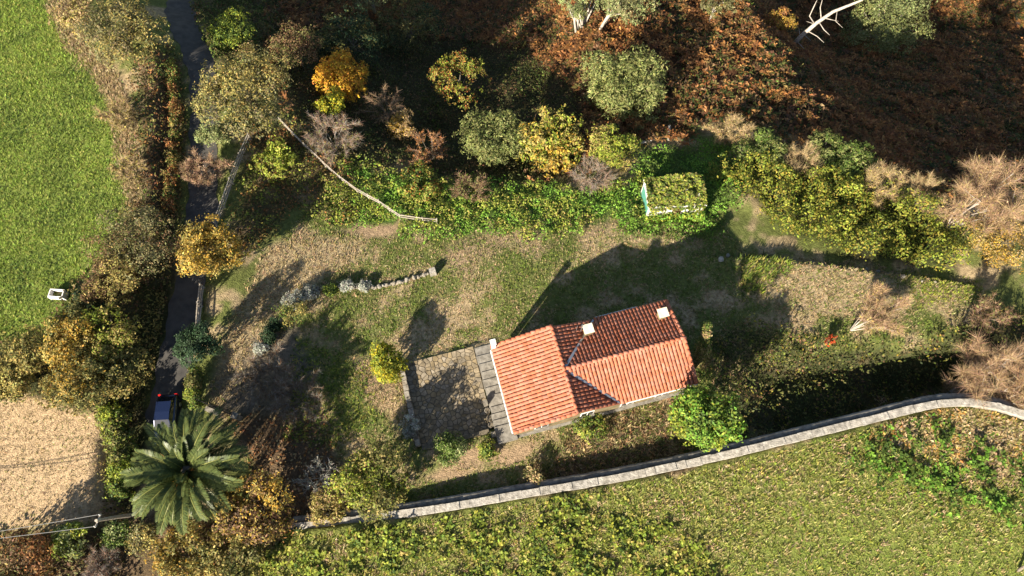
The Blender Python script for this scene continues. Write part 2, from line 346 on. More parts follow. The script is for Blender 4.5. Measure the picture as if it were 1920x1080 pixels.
# ------------------------------------------------------------------ house
def place(o, lx, ly, z=0, rz=0):
    x, y = to_world(lx, ly); o.location = (x, y, z); o.rotation_euler = (0, 0, HA + rz); return o
house = place(empty('house', label='stone cottage with terracotta barrel-tiled T-shaped roof and two cream chimney caps', cat='house'), 0, 0)
PIT = .26; XW, XE, YN, YS = -4.95, 9.9, 3.62, -3.55
def rz(x, y):
    return ZR - PIT * (-x) if x < 0 else ZR - PIT * min(x, abs(y))
def build_house():
    # walls (with gables) as one closed shell under the roof
    x0, x1, y0, y1 = -4.6, 9.62, -3.22, 3.3; zb = -2.6; e = .16
    mb = MB()
    def wall(pts):                       # outline in plan with top heights, vertical panel of thickness .35 inwards
        n = len(pts)
        vs = [(x, y, zb) for x, y in pts] + [(x, y, rz(x, y) - e) for x, y in pts]
        mb.add(vs, [(i, i + 1, n + i + 1, n + i) for i in range(n - 1)])
    yv = 3.22
    wall([(x0, y0), (0, y0), (3.22, y0), (x1, y0)]); wall([(x1, y0), (x1, 0), (x1, y1)]); wall([(x1, y1), (3.3, y1), (0, y1), (x0, y1)]); wall([(x0, y1), (x0, y0)])
    mb.build('wall', M['render'], house)
    # plinth strip along the south side
    MB().box(x0 - .12, x1 + .1, y0 - .22, y0 - .01, -.8, .10).build('plinth', M['grey'], house)
    # roof deck: five planes with thickness
    roof = empty('roof'); roof.parent = house
    d = MB()
    def plane(pts, th=.10):
        n = len(pts); zz = [rz_at for rz_at in pts]
        top = [Vector(p) for p in pts]; bot = [p - Vector((0, 0, th)) for p in top]
        d.add(top + bot, [tuple(range(n)), tuple(range(2 * n - 1, n - 1, -1))] + [(i, n + i, n + (i + 1) % n, (i + 1) % n) for i in range(n)])
    zE = ZR - PIT * YN; zS = ZR - PIT * -YS; zW = ZR + PIT * XW
    P = {'W': [(XW, YS, zW), (0, YS, ZR), (0, YN, ZR), (XW, YN, zW)],
         'NE': [(0, 0, ZR), (YN, YN, zE), (0, YN, ZR)], 'SE': [(0, 0, ZR), (0, YS, ZR), (-YS, YS, zS)],
         'N': [(0, 0, ZR), (XE, 0, ZR), (XE, YN, zE), (YN, YN, zE)], 'S': [(0, 0, ZR), (-YS, YS, zS), (XE, YS, zS), (XE, 0, ZR)]}
    for k in P: plane(P[k])
    d.build('roof_deck', M['roofdeck'], roof)
    # barrel tiles
    tb = MB(); nseg = 6; L = .46
    for yy, r, lift in ((0, .132, .018), (L, .118, 0.0)):
        tb.v += [(math.cos(math.pi * i / nseg) * r, yy, math.sin(math.pi * i / nseg) * r * .85 + lift) for i in range(nseg + 1)]
    n1 = nseg + 1
    tb.f += [(i, i + n1, i + 1 + n1, i + 1) for i in range(nseg)]
    tb.v += [(math.cos(math.pi * i / nseg) * .118, 0.0, math.sin(math.pi * i / nseg) * .118 * .85 + .012) for i in range(n1)]
    tb.f += [(i + 1, i + 1 + 2 * n1, i + 2 * n1, i) for i in range(nseg)]
    tme = tb.mesh('tile', True); tme.materials.append(M['tile'])
    TV = np.array(tb.v); TF = np.array(tb.f)
    def local_basis(key):
        if key == 'W': dn = Vector((-1, 0, -PIT))
        elif key in ('NE', 'SE'): dn = Vector((1, 0, -PIT))
        elif key == 'N': dn = Vector((0, 1, -PIT))
        else: dn = Vector((0, -1, -PIT))
        up = -dn.normalized(); ac = up.cross(Vector((0, 0, 1))).normalized(); nr = ac.cross(up).normalized()
        return ac, up, nr
    mats = []
    for key, step, rows in (('W', .30, 15), ('S', .30, 11), ('N', .30, 11), ('NE', .30, 11), ('SE', .30, 11)):
        ac, up, nr = local_basis(key)
        for i in range(60):
            off = (i + .5) * step
            for j in range(rows):
                run = .36 * j                    # plan distance of the lower end below the eave line upwards
                if key == 'W': x, y = XW - .05 + run, YS + off
                elif key == 'S': x, y = off, YS - .05 + run
                elif key == 'N': x, y = off, YN + .05 - run
                elif key == 'NE': x, y = YN + .02 - run, YN - off
                else: x, y = -YS + .02 - run, YS + off
                if key == 'W' and not (y < YN - .1 and x < -.22): continue
                if key in 'SN' and not (x < XE - .05 and abs(y) > .2 and x > abs(y) + .02): continue
                if key == 'NE' and not (0 < y < YN and x < abs(y) - .05 and x > .3): continue
                if key == 'SE' and not (YS < y < 0 and x < abs(y) - .05 and x > .3): continue
                z = (ZR + PIT * x) if key == 'W' else (ZR - PIT * x if key in ('NE', 'SE') else ZR - PIT * abs(y))
                q = Matrix((ac, up, nr)).transposed() @ Matrix.Rotation(random.gauss(0, .02), 3, 'Z') @ Matrix.Rotation(random.gauss(0, .012), 3, 'X')
                mats.append((key, q.to_4x4(), Vector((x + random.gauss(0, .008), y + random.gauss(0, .008), z + .015 + random.gauss(0, .006)))))
    cnt = 0; rv = []; rf = []; nb = 0
    for key, q, t in mats:
        q.translation = t
        if cnt < 300 and key == 'W':
            o = link('roof_tile', tme, None, roof); o.matrix_local = q; cnt += 1
        else:
            R3 = np.array(q.to_3x3()); rv.append(TV @ R3.T + np.array(t)); rf.append(TF + nb); nb += len(TV)
    o = link('roof_tile_field', np_mesh('roof_tile_field', np.concatenate(rv), np.concatenate(rf), None, True), M['tile'], roof); tag(o, kind='stuff')
    # ridge tiles
    rb = MB(); L = .48
    for yy, r in ((0, .15), (L, .13)):
        rb.v += [(math.cos(math.pi * i / 6) * r, yy, math.sin(math.pi * i / 6) * r - .02) for i in range(7)]
    rb.f += [(i, i + 7, i + 8, i + 1) for i in range(6)] + [tuple(range(7)), tuple(range(13, 6, -1))]
    rme = rb.mesh('ridge_tile', True); rme.materials.append(M['tile'])
    def run_ridge(a, b):
        a = Vector(a); b = Vector(b); n = int((b - a).length / .42); q = (b - a).to_track_quat('Y', 'Z')
        for i in range(n):
            o = link('ridge_tile', rme, None, roof); o.rotation_mode = 'QUATERNION'; o.rotation_quaternion = q
            o.location = a + (b - a) * (i / n) + Vector((0, 0, .07 + random.gauss(0, .008)))
    run_ridge((0, YS - .05, ZR), (0, YN + .05, ZR)); run_ridge((.15, 0, ZR), (XE + .05, 0, ZR))
    for a, b in (((XE - .04, YS, zS), (XE - .04, 0, ZR)), ((XE - .04, YN, zE), (XE - .04, 0, ZR)), ((XW, YS + .02, zW), (0, YS + .02, ZR)), ((XW, YN - .02, zW), (0, YN - .02, ZR))):
        run_ridge(a, b)
    # valley flashings
    for sgn, ye in ((1, YN), (-1, YS)):
        m_ = MB(); s_ = abs(ye)
        m_.add([(.25, sgn * .1, ZR - PIT * .17 + .06), (.1, sgn * .25, ZR - PIT * .17 + .06), (s_ - .06, ye, ZR - PIT * s_ + .08), (s_, ye - sgn * .14, ZR - PIT * s_ + .08)], [(0, 1, 2, 3) if sgn < 0 else (3, 2, 1, 0)])
        m_.build('valley_flashing', M['zinc'], roof)
    # chimneys
    for k, (cx, cy, h) in enumerate(((2.72, 2.55, .85), (8.85, 2.3, .8))):
        base = rz(cx, cy)
        ch = MB().box(cx - .27, cx + .27, cy - .27, cy + .27, base - .5, base + h).build('chimney', M['render'], roof)
        for px_ in (-.2, .2):
            for py_ in (-.2, .2): MB().box(cx + px_ - .07, cx + px_ + .07, cy + py_ - .07, cy + py_ + .07, base + h, base + h + .17).build('cap_support', M['cream'], ch)
        MB().box(cx - .4, cx + .4, cy - .38, cy + .38, base + h + .165, base + h + .26).build('cap_slab', M['cream'], ch)
    MB().tube([(2.25, 2.75, rz(2.25, 2.75)), (2.22, 2.78, rz(2.25, 2.75) + 1.7)], .03, 8).build('vent_pipe', M['zinc'], roof)
    mast = MB().tube([(1.9, 2.9, rz(1.9, 2.9)), (1.9, 2.9, rz(1.9, 2.9) + 1.2)], .02, 6).build('antenna_mast', M['zinc'], roof)
    # flue on the north-west corner
    fl = MB().box(-4.95, -4.6, 3.35, 3.75, .5, zW + 1.1).build('corner_flue', M['white'], house)
    MB().box(-5.0, -4.55, 3.30, 3.80, zW + 1.09, zW + 1.17).build('flue_cap', M['white'], fl)
    # gutters and downpipe
    MB().tube([(XW - .1, YS, zW - .04), (XW - .1, YN - .3, zW - .04)], .065, 8).build('gutter', M['white'], house)
    MB().tube([(4.0, YS - .06, zS - .05), (XE, YS - .06, zS - .05)], .045, 8).build('gutter', M['white'], house)
    MB().tube([(YN + .2, YN + .1, zE - .04), (XE - 2.5, YN + .1, zE - .04)], .06, 8).build('gutter', M['zinc'], house)
    MB().box(-4.4, 3.2, YN - .35, YN + .28, 2.6, 2.72).build('north_canopy', M['grey'], house)
    for x in (-2.6, .9): MB().tube([(x, YN + .12, 2.6), (x, YN + .12, -1.6)], .05, 8).build('downpipe', M['zinc'], house)
    # openings on the south, west and east walls
    for cx in (-2.6, 1.2, 4.6, 7.6):
        f = MB().box(cx - .55, cx + .55, y0 - .05, y0 + .1, .9, 2.1).build('window', M['white'], house)
        for sx_ in (-.27, .27): MB().box(cx + sx_ - .23, cx + sx_ + .23, y0 - .065, y0 - .045, .98, 2.02).build('pane', M['glass'], f)
        MB().box(cx - .65, cx + .65, y0 - .2, y0 - .02, .8, .9).build('sill', M['grey'], f)
    f = MB().box(x0 - .06, x0 + .1, -.1, .9, -.0, 2.1).build('door', M['shutter'], house); MB().box(x0 - .11, x0 - .05, .72, .78, .95, 1.05).build('handle', M['iron'], f)
    f = MB().box(x0 - .06, x0 + .1, -2.6, -1.6, .9, 2.0).build('window', M['white'], house); MB().box(x0 - .075, x0 - .05, -2.5, -1.7, .98, 1.92).build('pane', M['glass'], f)
    f = MB().box(x1 - .1, x1 + .06, -.6, .5, .6, 2.0).build('window', M['white'], house); MB().box(x1 + .05, x1 + .075, -.5, .4, .7, 1.9).build('pane', M['glass'], f)
build_house()

# outside stair along the west wall, flagged yard, yard walls
def build_yard():
    st = place(empty('stone_stair', label='flight of worn concrete steps running along the cottage west wall', cat='stairs'), 0, 0)
    ztop = .25
    MB().box(-6.25, -4.62, -3.55, -2.15, -.9, ztop).build('landing', M['grey'], st)
    y = -2.15
    for k, dp in enumerate((.55, .55, .6, 1.0, .72, .72, .72, .75, .75, .8)):
        zt = ztop - .075 * (k + 1)
        MB().box(-6.2 + random.uniform(-.05, .05), -4.62, y + .005, y + dp, -2.2, zt).build('step', M['grey'], st); y += dp
    for yy in (-2.9, -.2): MB().box(-6.62, -6.26, yy, yy + .4, -.9, .45).build('pillar', M['stone'], st)
    # yard of crazy paving
    yd = place(empty('flagged_yard', label='yard of irregular flagstones between the earth bank and the steps', cat='patio'), 0, 0)
    zt = -.52; X0, X1, Y0, Y1 = -12.3, -6.28, -2.05, 5.2
    MB().box(X0, X1, Y0, Y1, -1.7, zt - .03).build('mortar_bed', M['mortar'], yd)
    r2 = random.Random(4); pts = []
    nx, ny = 15, 19
    for i in range(nx):
        for j in range(ny):
            pts.append((X0 + (i + .5 + r2.uniform(-.42, .42)) * (X1 - X0) / nx, Y0 + (j + .5 + r2.uniform(-.42, .42)) * (Y1 - Y0) / ny))
    for i, (px, py) in enumerate(pts):
        poly = [(X0, Y0), (X1, Y0), (X1, Y1), (X0, Y1)]
        for k, (qx, qy) in enumerate(pts):
            if k == i or abs(qx - px) > 1.6 or abs(qy - py) > 1.6: continue
            dx, dy = qx - px, qy - py; L = math.hypot(dx, dy); dx /= L; dy /= L; lim = L / 2 - .028
            out = []
            for a in range(len(poly)):
                p, q = poly[a], poly[(a + 1) % len(poly)]
                dp = (p[0] - px) * dx + (p[1] - py) * dy - lim; dq = (q[0] - px) * dx + (q[1] - py) * dy - lim
                if dp <= 0: out.append(p)
                if (dp < 0) != (dq < 0):
                    t = dp / (dp - dq); out.append((p[0] + (q[0] - p[0]) * t, p[1] + (q[1] - p[1]) * t))
            poly = out
            if len(poly) < 3: break
        if len(poly) < 3: continue
        n = len(poly); zz = zt + r2.uniform(-.012, .02); tl = (r2.gauss(0, .012), r2.gauss(0, .012))
        top = [(px + (a - px) * .96, py + (b - py) * .96, zz + (a - px) * tl[0] + (b - py) * tl[1]) for a, b in poly]
        bot = [(a, b, zt - .06) for a, b in poly]
        MB().add(top + bot, [tuple(range(n))] + [(k, n + k, n + (k + 1) % n, (k + 1) % n) for k in range(n)]).build('flagstone', M['flag'], yd)
    def rubble(label, a, b, h, zb, th=.42, name='yard_wall'):
        ax, ay = to_world(*a); bx, by = to_world(*b); L = math.hypot(bx - ax, by - ay)
        root = empty(name, (ax, ay, zb), math.atan2(by - ay, bx - ax), label, 'wall', 'low walls round the flagged yard')
        MB().box(.03, L - .03, -th / 2 + .04, th / 2 - .04, -.6, h - .08).build('wall_core', M['mortar'], root)
        for row in range(max(1, int(h / .25))):
            x = -.0
            while x < L:
                w_ = random.uniform(.3, .6); w_ = min(w_, L - x + .05)
                MB().box(x + .01, x + w_ - .015, -th / 2 + random.uniform(-.03, .03), th / 2 + random.uniform(-.03, .03), row * .25 + .005 - .2, row * .25 + .24 + random.uniform(-.03, .03), None, .93).build('stone', M['stone'], root); x += w_
    rubble('low stone retaining wall holding the earth bank above the flagstones', (-12.55, -2.0), (-12.55, 5.2), .75, -.6)
    rubble('low mossy stone wall closing the flagged yard towards the bare earth path', (-12.3, -2.28), (-6.7, -2.28), .70, -.62)
build_yard()

# potted plants on the pillar line beside the steps
for k in range(3):
    x, y = to_world(-6.45, -.6 - k * .62)
    pt = empty('flower_pot', (x, y, -.52), 0, 'round stone flower pot standing in the row beside the steps', 'flower pot', 'flower pots beside the steps')
    MB().tube([(0, 0, 0), (0, 0, .3), (0, 0, .42)], [.14, .21, .24], 12).build('pot', M['stone'], pt)
    MB().tube([(0, 0, .41), (0, 0, .43)], [.19, .19], 12).build('soil', M['mortar'], pt)

# ------------------------------------------------------------------ boundary wall with coping stones
def build_wall():
    x0, y0 = WALL[5]
    root = empty('boundary_wall', (x0, y0, 0), 0, 'long pale stone boundary wall curving between the garden and the meadow', 'wall')
    seg = np.hypot(*np.diff(WALL, axis=0).T); t = np.concatenate([[0], np.cumsum(seg)])
    n = int(t[-1] / .4); tt = np.linspace(0, t[-1], n)
    sm = lambda a: np.convolve(np.pad(a, 8, 'edge'), np.ones(17) / 17, 'valid')
    xs = sm(np.interp(tt, t, WALL[:, 0])) - x0; ys = sm(np.interp(tt, t, WALL[:, 1])) - y0
    tx, ty = np.gradient(xs), np.gradient(ys); L = np.hypot(tx, ty); tx /= L; ty /= L
    top = 1.52 + .06 * np.sin(tt * .23) - .75 * (1 - sstep(5, 16, tt))
    def sweep(prof):                         # prof: (lateral to north, z relative to wall top or absolute)
        m_ = []; k = len(prof)
        for i in range(n):
            for (lat, dz, absz) in prof:
                lt = lat + random.uniform(-.025, .025)
                m_.append((xs[i] - ty[i] * lt, ys[i] + tx[i] * lt, dz if absz else top[i] + dz + random.uniform(-.02, .02)))
        i = np.arange(n - 1)[:, None] * k; j = np.arange(k)[None]; jn = (j + 1) % k
        F = np.stack([i + j, i + jn, i + k + jn, i + k + j], -1).reshape(-1, 4)
        return np_mesh('w', np.array(m_), F)
    link('wall_body', sweep([(-.30, -.12, 0), (-.30, -3, 1), (.24, -3, 1), (.24, -.12, 0)]), M['stone'], root)
    link('north_ledge', sweep([(.22, -.26, 0), (.22, -3, 1), (.80, -3, 1), (.78, -.30, 0)]), M['grey'], root)
    i = 0; d = 0.0
    while d < t[-1] - .9:
        w_ = random.choice((.35, .5, .7, .9, 1.3)) * random.uniform(.85, 1.15); a = np.interp(d + .004, tt, np.arange(n)); b = np.interp(d + w_ - .004, tt, np.arange(n))
        def pt(s, lat, z):
            ii = np.arange(n); x = np.interp(s, ii, xs); y = np.interp(s, ii, ys); ux = np.interp(s, ii, tx); uy = np.interp(s, ii, ty)
            return (x - uy * lat, y + ux * lat, np.interp(s, ii, top) + z)
        z1 = random.uniform(-.03, .03); l0, l1 = -.34 + random.uniform(-.03, .02), .28 + random.uniform(-.03, .03)
        vs = [pt(a, l0, -.125), pt(b, l0, -.125), pt(b, l1, -.125), pt(a, l1, -.125), pt(a, l0 + .03, z1), pt(b, l0 + .03, z1 + .01), pt(b, l1 - .03, z1), pt(a, l1 - .03, z1 - .01)]
        MB().add(vs, [(4, 5, 6, 7), (0, 1, 5, 4), (1, 2, 6, 5), (2, 3, 7, 6), (3, 0, 4, 7)]).build('coping_stone', M['coping'], root)
        d += w_
build_wall()

# ------------------------------------------------------------------ dry-stone garden wall, terrace stones
def boulder(r, seed, squash=.7):
    q = random.Random(seed); vs = []; fs = []; nu, nv = 7, 4
    for j in range(nv + 1):
        ph = math.pi * j / nv
        for i in range(nu):
            th = 2 * math.pi * i / nu; k = r * q.uniform(.8, 1.15)
            vs.append((k * math.sin(ph) * math.cos(th), k * math.sin(ph) * math.sin(th) * .8, k * math.cos(ph) * squash))
    for j in range(nv):
        for i in range(nu): fs.append((j * nu + i, (j + 1) * nu + i, (j + 1) * nu + (i + 1) % nu, j * nu + (i + 1) % nu))
    return MB().add(vs, fs)
def stone_line(name, label, px, h, step=.42, rows=2, cat='wall'):
    P = np.array([G(u, v)[:2] for u, v in px]); seg = np.hypot(*np.diff(P, axis=0).T); t = np.concatenate([[0], np.cumsum(seg)])
    o = G(*px[0]); root = empty(name, tuple(o), 0, label, cat)
    mes = [boulder(.22, 40 + k).mesh('stone', False) for k in range(6)]
    for m_ in mes: m_.materials.append(M['stone'])
    for row in range(rows):
        d = random.uniform(0, .2)
        while d < t[-1]:
            x, y = np.interp(d, t, P[:, 0]), np.interp(d, t, P[:, 1])
            if random.random() < .2: d += step; continue
            b = link('stone', random.choice(mes), None, root); s = random.uniform(.6, 1.3)
            b.location = (x - o[0] + random.gauss(0, .04), y - o[1] + random.gauss(0, .05), float(terr(x, y)) - o[2] + .08 + row * h / rows)
            b.rotation_euler = (random.gauss(0, .2), random.gauss(0, .2), random.uniform(0, 6)); b.scale = (s, s, s)
            d += step * random.uniform(.8, 1.3)
stone_line('dry_stone_wall', 'low curved dry-stone garden wall with a block at its end, above the tan track', [(568, 552), (600, 543), (640, 538), (690, 541), (730, 536), (775, 523), (805, 514)], .34, .30, 2)
stone_line('terrace_edging', 'broken line of pale stones edging the dry terrace beside the brambles', [(1470, 486), (1530, 492), (1600, 503), (1640, 508), (1690, 520), (1760, 530)], .2, .9, 1, 'stones')
def single(name, label, cat, u, v, builder, m, h=0.0, rz=0, group=None):
    p = G(u, v); o = builder.build(name, m); o.location = (p[0], p[1], p[2] + h); o.rotation_euler = (0, 0, rz); return tag(o, label, cat, group)
single('stone_block', 'square pale stone block finishing the end of the low garden wall', 'stone', 812, 513, MB().box(-.3, .3, -.28, .28, -.3, .75, None, .95), M['coping'], 0, .3)
for u, v, r, lb in ((1352, 487, .35, 'larger pale grey boulder lying in shaded grass by the terrace corner'), (1364, 480, .26, 'smaller pale boulder touching the larger one by the terrace corner')):
    single('pale_boulder', lb, 'stone', u, v, boulder(r, u), M['coping'], .1, 1, 'boulders by the terrace corner')
single('fallen_log', 'short bleached log lying upright against the bracken bank', 'log', 1250, 255, MB().tube([(0, -.9, .1), (.25, .9, .35)], [.17, .14], 8), M['palebark'], .3)
single('bleached_branch', 'thin white branch fallen beside the yellow-leaved tree', 'log', 1212, 271, MB().tube([(-.7, -.1, .1), (.2, .1, .2), (.8, .4, .2)], [.13, .12, .07], 7), M['palebark'], .3)

# ------------------------------------------------------------------ fences, gate
def fence(name, label, px, post_step, rails, h=1.05, thick=.10, heights=None, railw=.09):
    P = [G(u, v, 0) for u, v in px]; o = P[0]; root = empty(name, tuple(o), 0, label, 'fence')
    pts = []
    for a, b in zip(P[:-1], P[1:]):
        n = max(1, round(np.hypot(*(b - a)[:2]) / post_step))
        for i in range(n): pts.append(a + (b - a) * i / n)
    pts.append(P[-1])
    pts = [np.array([p[0], p[1], float(terr(p[0], p[1]))]) - o for p in pts]
    for p in pts:
        MB().tube([(p[0], p[1], p[2] - .4), (p[0] + random.gauss(0, .03), p[1] + random.gauss(0, .03), p[2] + h + .12)], [thick * .75, thick * .65], 8).build('post', M['wood'], root)
    for a, b in zip(pts[:-1], pts[1:]):
        for z in rails:
            j = random.gauss(0, .02)
            MB().bar((a[0], a[1] , a[2] + z * h + j), (b[0], b[1], b[2] + z * h - j), railw, railw * .8).build('rail', M['wood'], root)
fence('post_and_rail_fence', 'thin pale wooden fence running down from the oak to the nettle bank', [(528, 232), (570, 275), (612, 315), (640, 340), (672, 363), (712, 385), (752, 412), (795, 418), (820, 420)], 1.7, (.55, .95), 1.0, .08, railw=.075)
fence('roadside_fence', 'weathered rail fence beside the lane below the oak, above the golden tree', [(472, 262), (455, 300), (438, 345), (422, 390), (408, 425)], 2.0, (.3, .62, .95), 1.1, .1)
fence('lane_fence', 'weathered rail fence beside the lane between the golden tree and the dark holly', [(384, 540), (380, 575), (376, 620)], 2.0, (.3, .62, .95), 1.1, .1)
def build_gate():
    a = G(384, 757); b = G(446, 783); z = max(a[2], b[2]); L = float(np.hypot(*(b - a)[:2])); ang = math.atan2(b[1] - a[1], b[0] - a[0])
    root = empty('iron_gate', tuple(a), ang, 'dark barred iron gate across the track beside the palm', 'gate')
    h = 1.5
    for z_ in (.1, .85, h): MB().box(0, L, -.025, .025, z_, z_ + .05).build('rail', M['iron'], root)
    n = 17
    for i in range(n + 1): MB().box(i * L / n - .028, i * L / n + .028, -.028, .028, .05, h + .12).build('bar', M['iron'], root)
    for x in (-.22, L + .22):
        p = MB().box(x - .2, x + .2, -.2, .2, -.4, 1.3).build('pillar', M['stone'], root); MB().box(x - .25, x + .25, -.25, .25, 1.295, 1.38).build('pillar_cap', M['stone'], p)
    MB().box(.3, 1.6, -.5, -.12, -.2, .18).build('threshold', M['grey'], root)
build_gate()

# ------------------------------------------------------------------ overgrown shed
def build_shed():
    a = G(1262, 404); root = empty('garden_shed', tuple(a), math.radians(4), 'small white and teal shed with flat roof buried in green creeper', 'shed')
    L, D, h = 5.3, 3.0, 1.75; 
    w_ = MB().box(-L / 2, L / 2, 0, .16, -1.2, h).build('front_wall', M['white'], root)
    MB().box(-L / 2, L / 2, D - .16, D, -1.5, h).build('back_wall', M['white'], root)
    MB().box(-L / 2 + .003, -L / 2 + .15, .16, D - .16, -1.2, h).build('side_wall', M['teal'], root)
    MB().box(L / 2 - .15, L / 2 - .003, .16, D - .16, -1.2, h).build('side_wall', M['white'], root)
    r_ = MB().box(-L / 2 - .12, L / 2 + .12, -.15, D + .12, h, h + .14).build('roof', M['white'], root)
    dr = MB().box(-.3, .6, -.04, .06, -.1, 1.6).build('door', M['shutter'], root); MB().box(.45, .5, -.09, -.03, .9, 1.0).build('handle', M['iron'], dr)
    wn = MB().box(1.2, 2.0, -.03, .05, .7, 1.4).build('window', M['white'], root); MB().box(1.27, 1.93, -.045, -.025, .77, 1.33).build('pane', M['glass'], wn)
    return root, L, D, h
SHED = build_shed()

# ------------------------------------------------------------------ white trough
def build_trough():
    p = G(116, 556); root = empty('water_trough', (p[0], p[1], p[2] - .02), math.radians(-4), 'white open-topped rectangular trough standing on the bright pasture', 'trough')
    m_ = MB(); L, D, h, t = .62, .36, .85, .08
    o = [(-L, -D), (L, -D), (L, D), (-L, D)]; k = .9
    vs = [(x * k, y * k, 0) for x, y in o] + [(x, y, h) for x, y in o] + [(x - t * np.sign(x), y - t * np.sign(y), h) for x, y in o] + [((x - t * np.sign(x)) * .95, (y - t * np.sign(y)) * .95, .2) for x, y in o]
    fs = [(i + 4 * r, (i + 1) % 4 + 4 * r, (i + 1) % 4 + 4 * r + 4, i + 4 * r + 4) for r in range(3) for i in range(4)] + [(12, 13, 14, 15), (3, 2, 1, 0)]
    m_.add(vs, fs).build('tub', M['white'], root)
    MB().box(-L - .16, -L + .01, -D, D, .0, .62).build('float_box', M['white'], root)
    MB().add([(-L + t, -D + t, .42), (L - t, -D + t, .42), (L - t, D - t, .42), (-L + t, D - t, .42)], [(0, 1, 2, 3)]).build('water', M['water'], root)
build_trough()

# ------------------------------------------------------------------ car
def build_car():
    p = G(319, 788); a = G(312, 840)
    ang = math.atan2(p[1] - a[1], p[0] - a[0]) - math.pi / 2
    root = empty('parked_car', (p[0], p[1], float(terr(p[0], p[1])) + .05), ang, 'small dark blue hatchback parked on the lane beside the palm', 'car')
    st = [(-2.0, .52, .62, .42), (-1.93, .66, .68, .30), (-1.6, .75, .76, .22), (-1.0, .80, .90, .2), (-.6, .82, .95, .2), (.6, .83, .97, .2), (1.3, .82, .98, .2), (1.75, .78, .97, .24), (1.93, .70, .90, .32), (1.98, .6, .8, .42)]
    m_ = MB(); k = 9; vs = []
    for y, hw, zt, zb in st:
        for (fx, fz) in ((-.9, 0), (-1, .15), (-1.0, .7), (-.96, .9), (-.8, 1.0), (.8, 1.0), (.96, .9), (1.0, .7), (1, .15), (.9, 0)):
            crown = .02 if abs(fx) < .85 else 0
            vs.append((hw * fx, y, zb + (zt - zb) * fz + crown * (fz == 1)))
    n = 10; fs = [(i * n + j, i * n + (j + 1) % n, (i + 1) * n + (j + 1) % n, (i + 1) * n + j) for i in range(len(st) - 1) for j in range(n)] + [tuple(range(n - 1, -1, -1)), tuple((len(st) - 1) * n + j for j in range(n))]
    me = m_.add(vs, fs).mesh('body', True); b = link('body', me, M['carpaint'], root)
    # bonnet in silver reflection tone is sky: same paint; cabin
    r0 = [(-.70, -.85, .92), (.70, -.85, .92), (.74, .9, .96), (-.74, .9, .96), (.68, 1.72, .98), (-.68, 1.72, .98)]
    A, B_, Cc, D = (-.70, -.92, .90), (.70, -.92, .90), (.56, -.25, 1.42), (-.56, -.25, 1.42)
    E_, F_ = (.55, 1.25, 1.40), (-.55, 1.25, 1.40); Gg, Hh = (.66, 1.75, .98), (-.66, 1.75, .98)
    mid = (.60, .5, 1.47)
    MB().add([D, Cc, (.58, .4, 1.475), E_, F_, (-.58, .4, 1.475)], [(0, 1, 2, 5), (5, 2, 3, 4)]).build('roof', M['carpaint'], root)
    MB().add([A, B_, Cc, D], [(0, 1, 2, 3)]).build('windscreen', M['glass'], root)
    MB().add([E_, F_, Hh, Gg], [(1, 0, 3, 2)][::-1]).build('rear_window', M['glass'], root)
    for s_ in (1, -1):
        f = [(B_[0] * s_, B_[1], B_[2]), (Gg[0] * s_, Gg[1], Gg[2]), (E_[0] * s_, E_[1], E_[2]), (.58 * s_, .4, 1.475), (Cc[0] * s_, Cc[1], Cc[2])]
        MB().add(f, [(0, 1, 2, 3, 4) if s_ > 0 else (4, 3, 2, 1, 0)]).build('side_window', M['glass'], root)
        for aa, bb in (((B_[0] * s_, B_[1], B_[2]), (Cc[0] * s_, Cc[1], Cc[2])), ((E_[0] * s_, E_[1], E_[2]), (Gg[0] * s_, Gg[1], Gg[2])), ((Cc[0] * s_, Cc[1], Cc[2]), (E_[0] * s_, E_[1], E_[2]))):
            MB().bar(aa, bb, .07, .06).build('pillar', M['carpaint'], root)
        MB().box(s_ * .84 - .09, s_ * .84 + .09, -.75, -.62, .92, 1.06, None, .8).build('mirror', M['carpaint'], root)
        MB().box(s_ * .66 - .12, s_ * .66 + .12, 1.86, 1.97, .68, .95, None, .9).build('tail_light', M['red'], root)
        MB().box(s_ * .52 - .14, s_ * .52 + .14, -1.97, -1.8, .55, .70, None, .85).build('headlight', M['lamp'], root)
        for yy in (-1.25, 1.2):
            wh = MB().tube([(s_ * .66, yy, .3), (s_ * .845, yy, .3)], [.3, .3], 18).build('wheel', M['rubber'], root)
            MB().tube([(s_ * .84, yy, .3), (s_ * .86, yy, .3)], [.19, .17], 14).build('rim', M['silver'], wh)
    MB().box(-.45, .45, -1.85, -1.0, .925, .93).v
build_car()

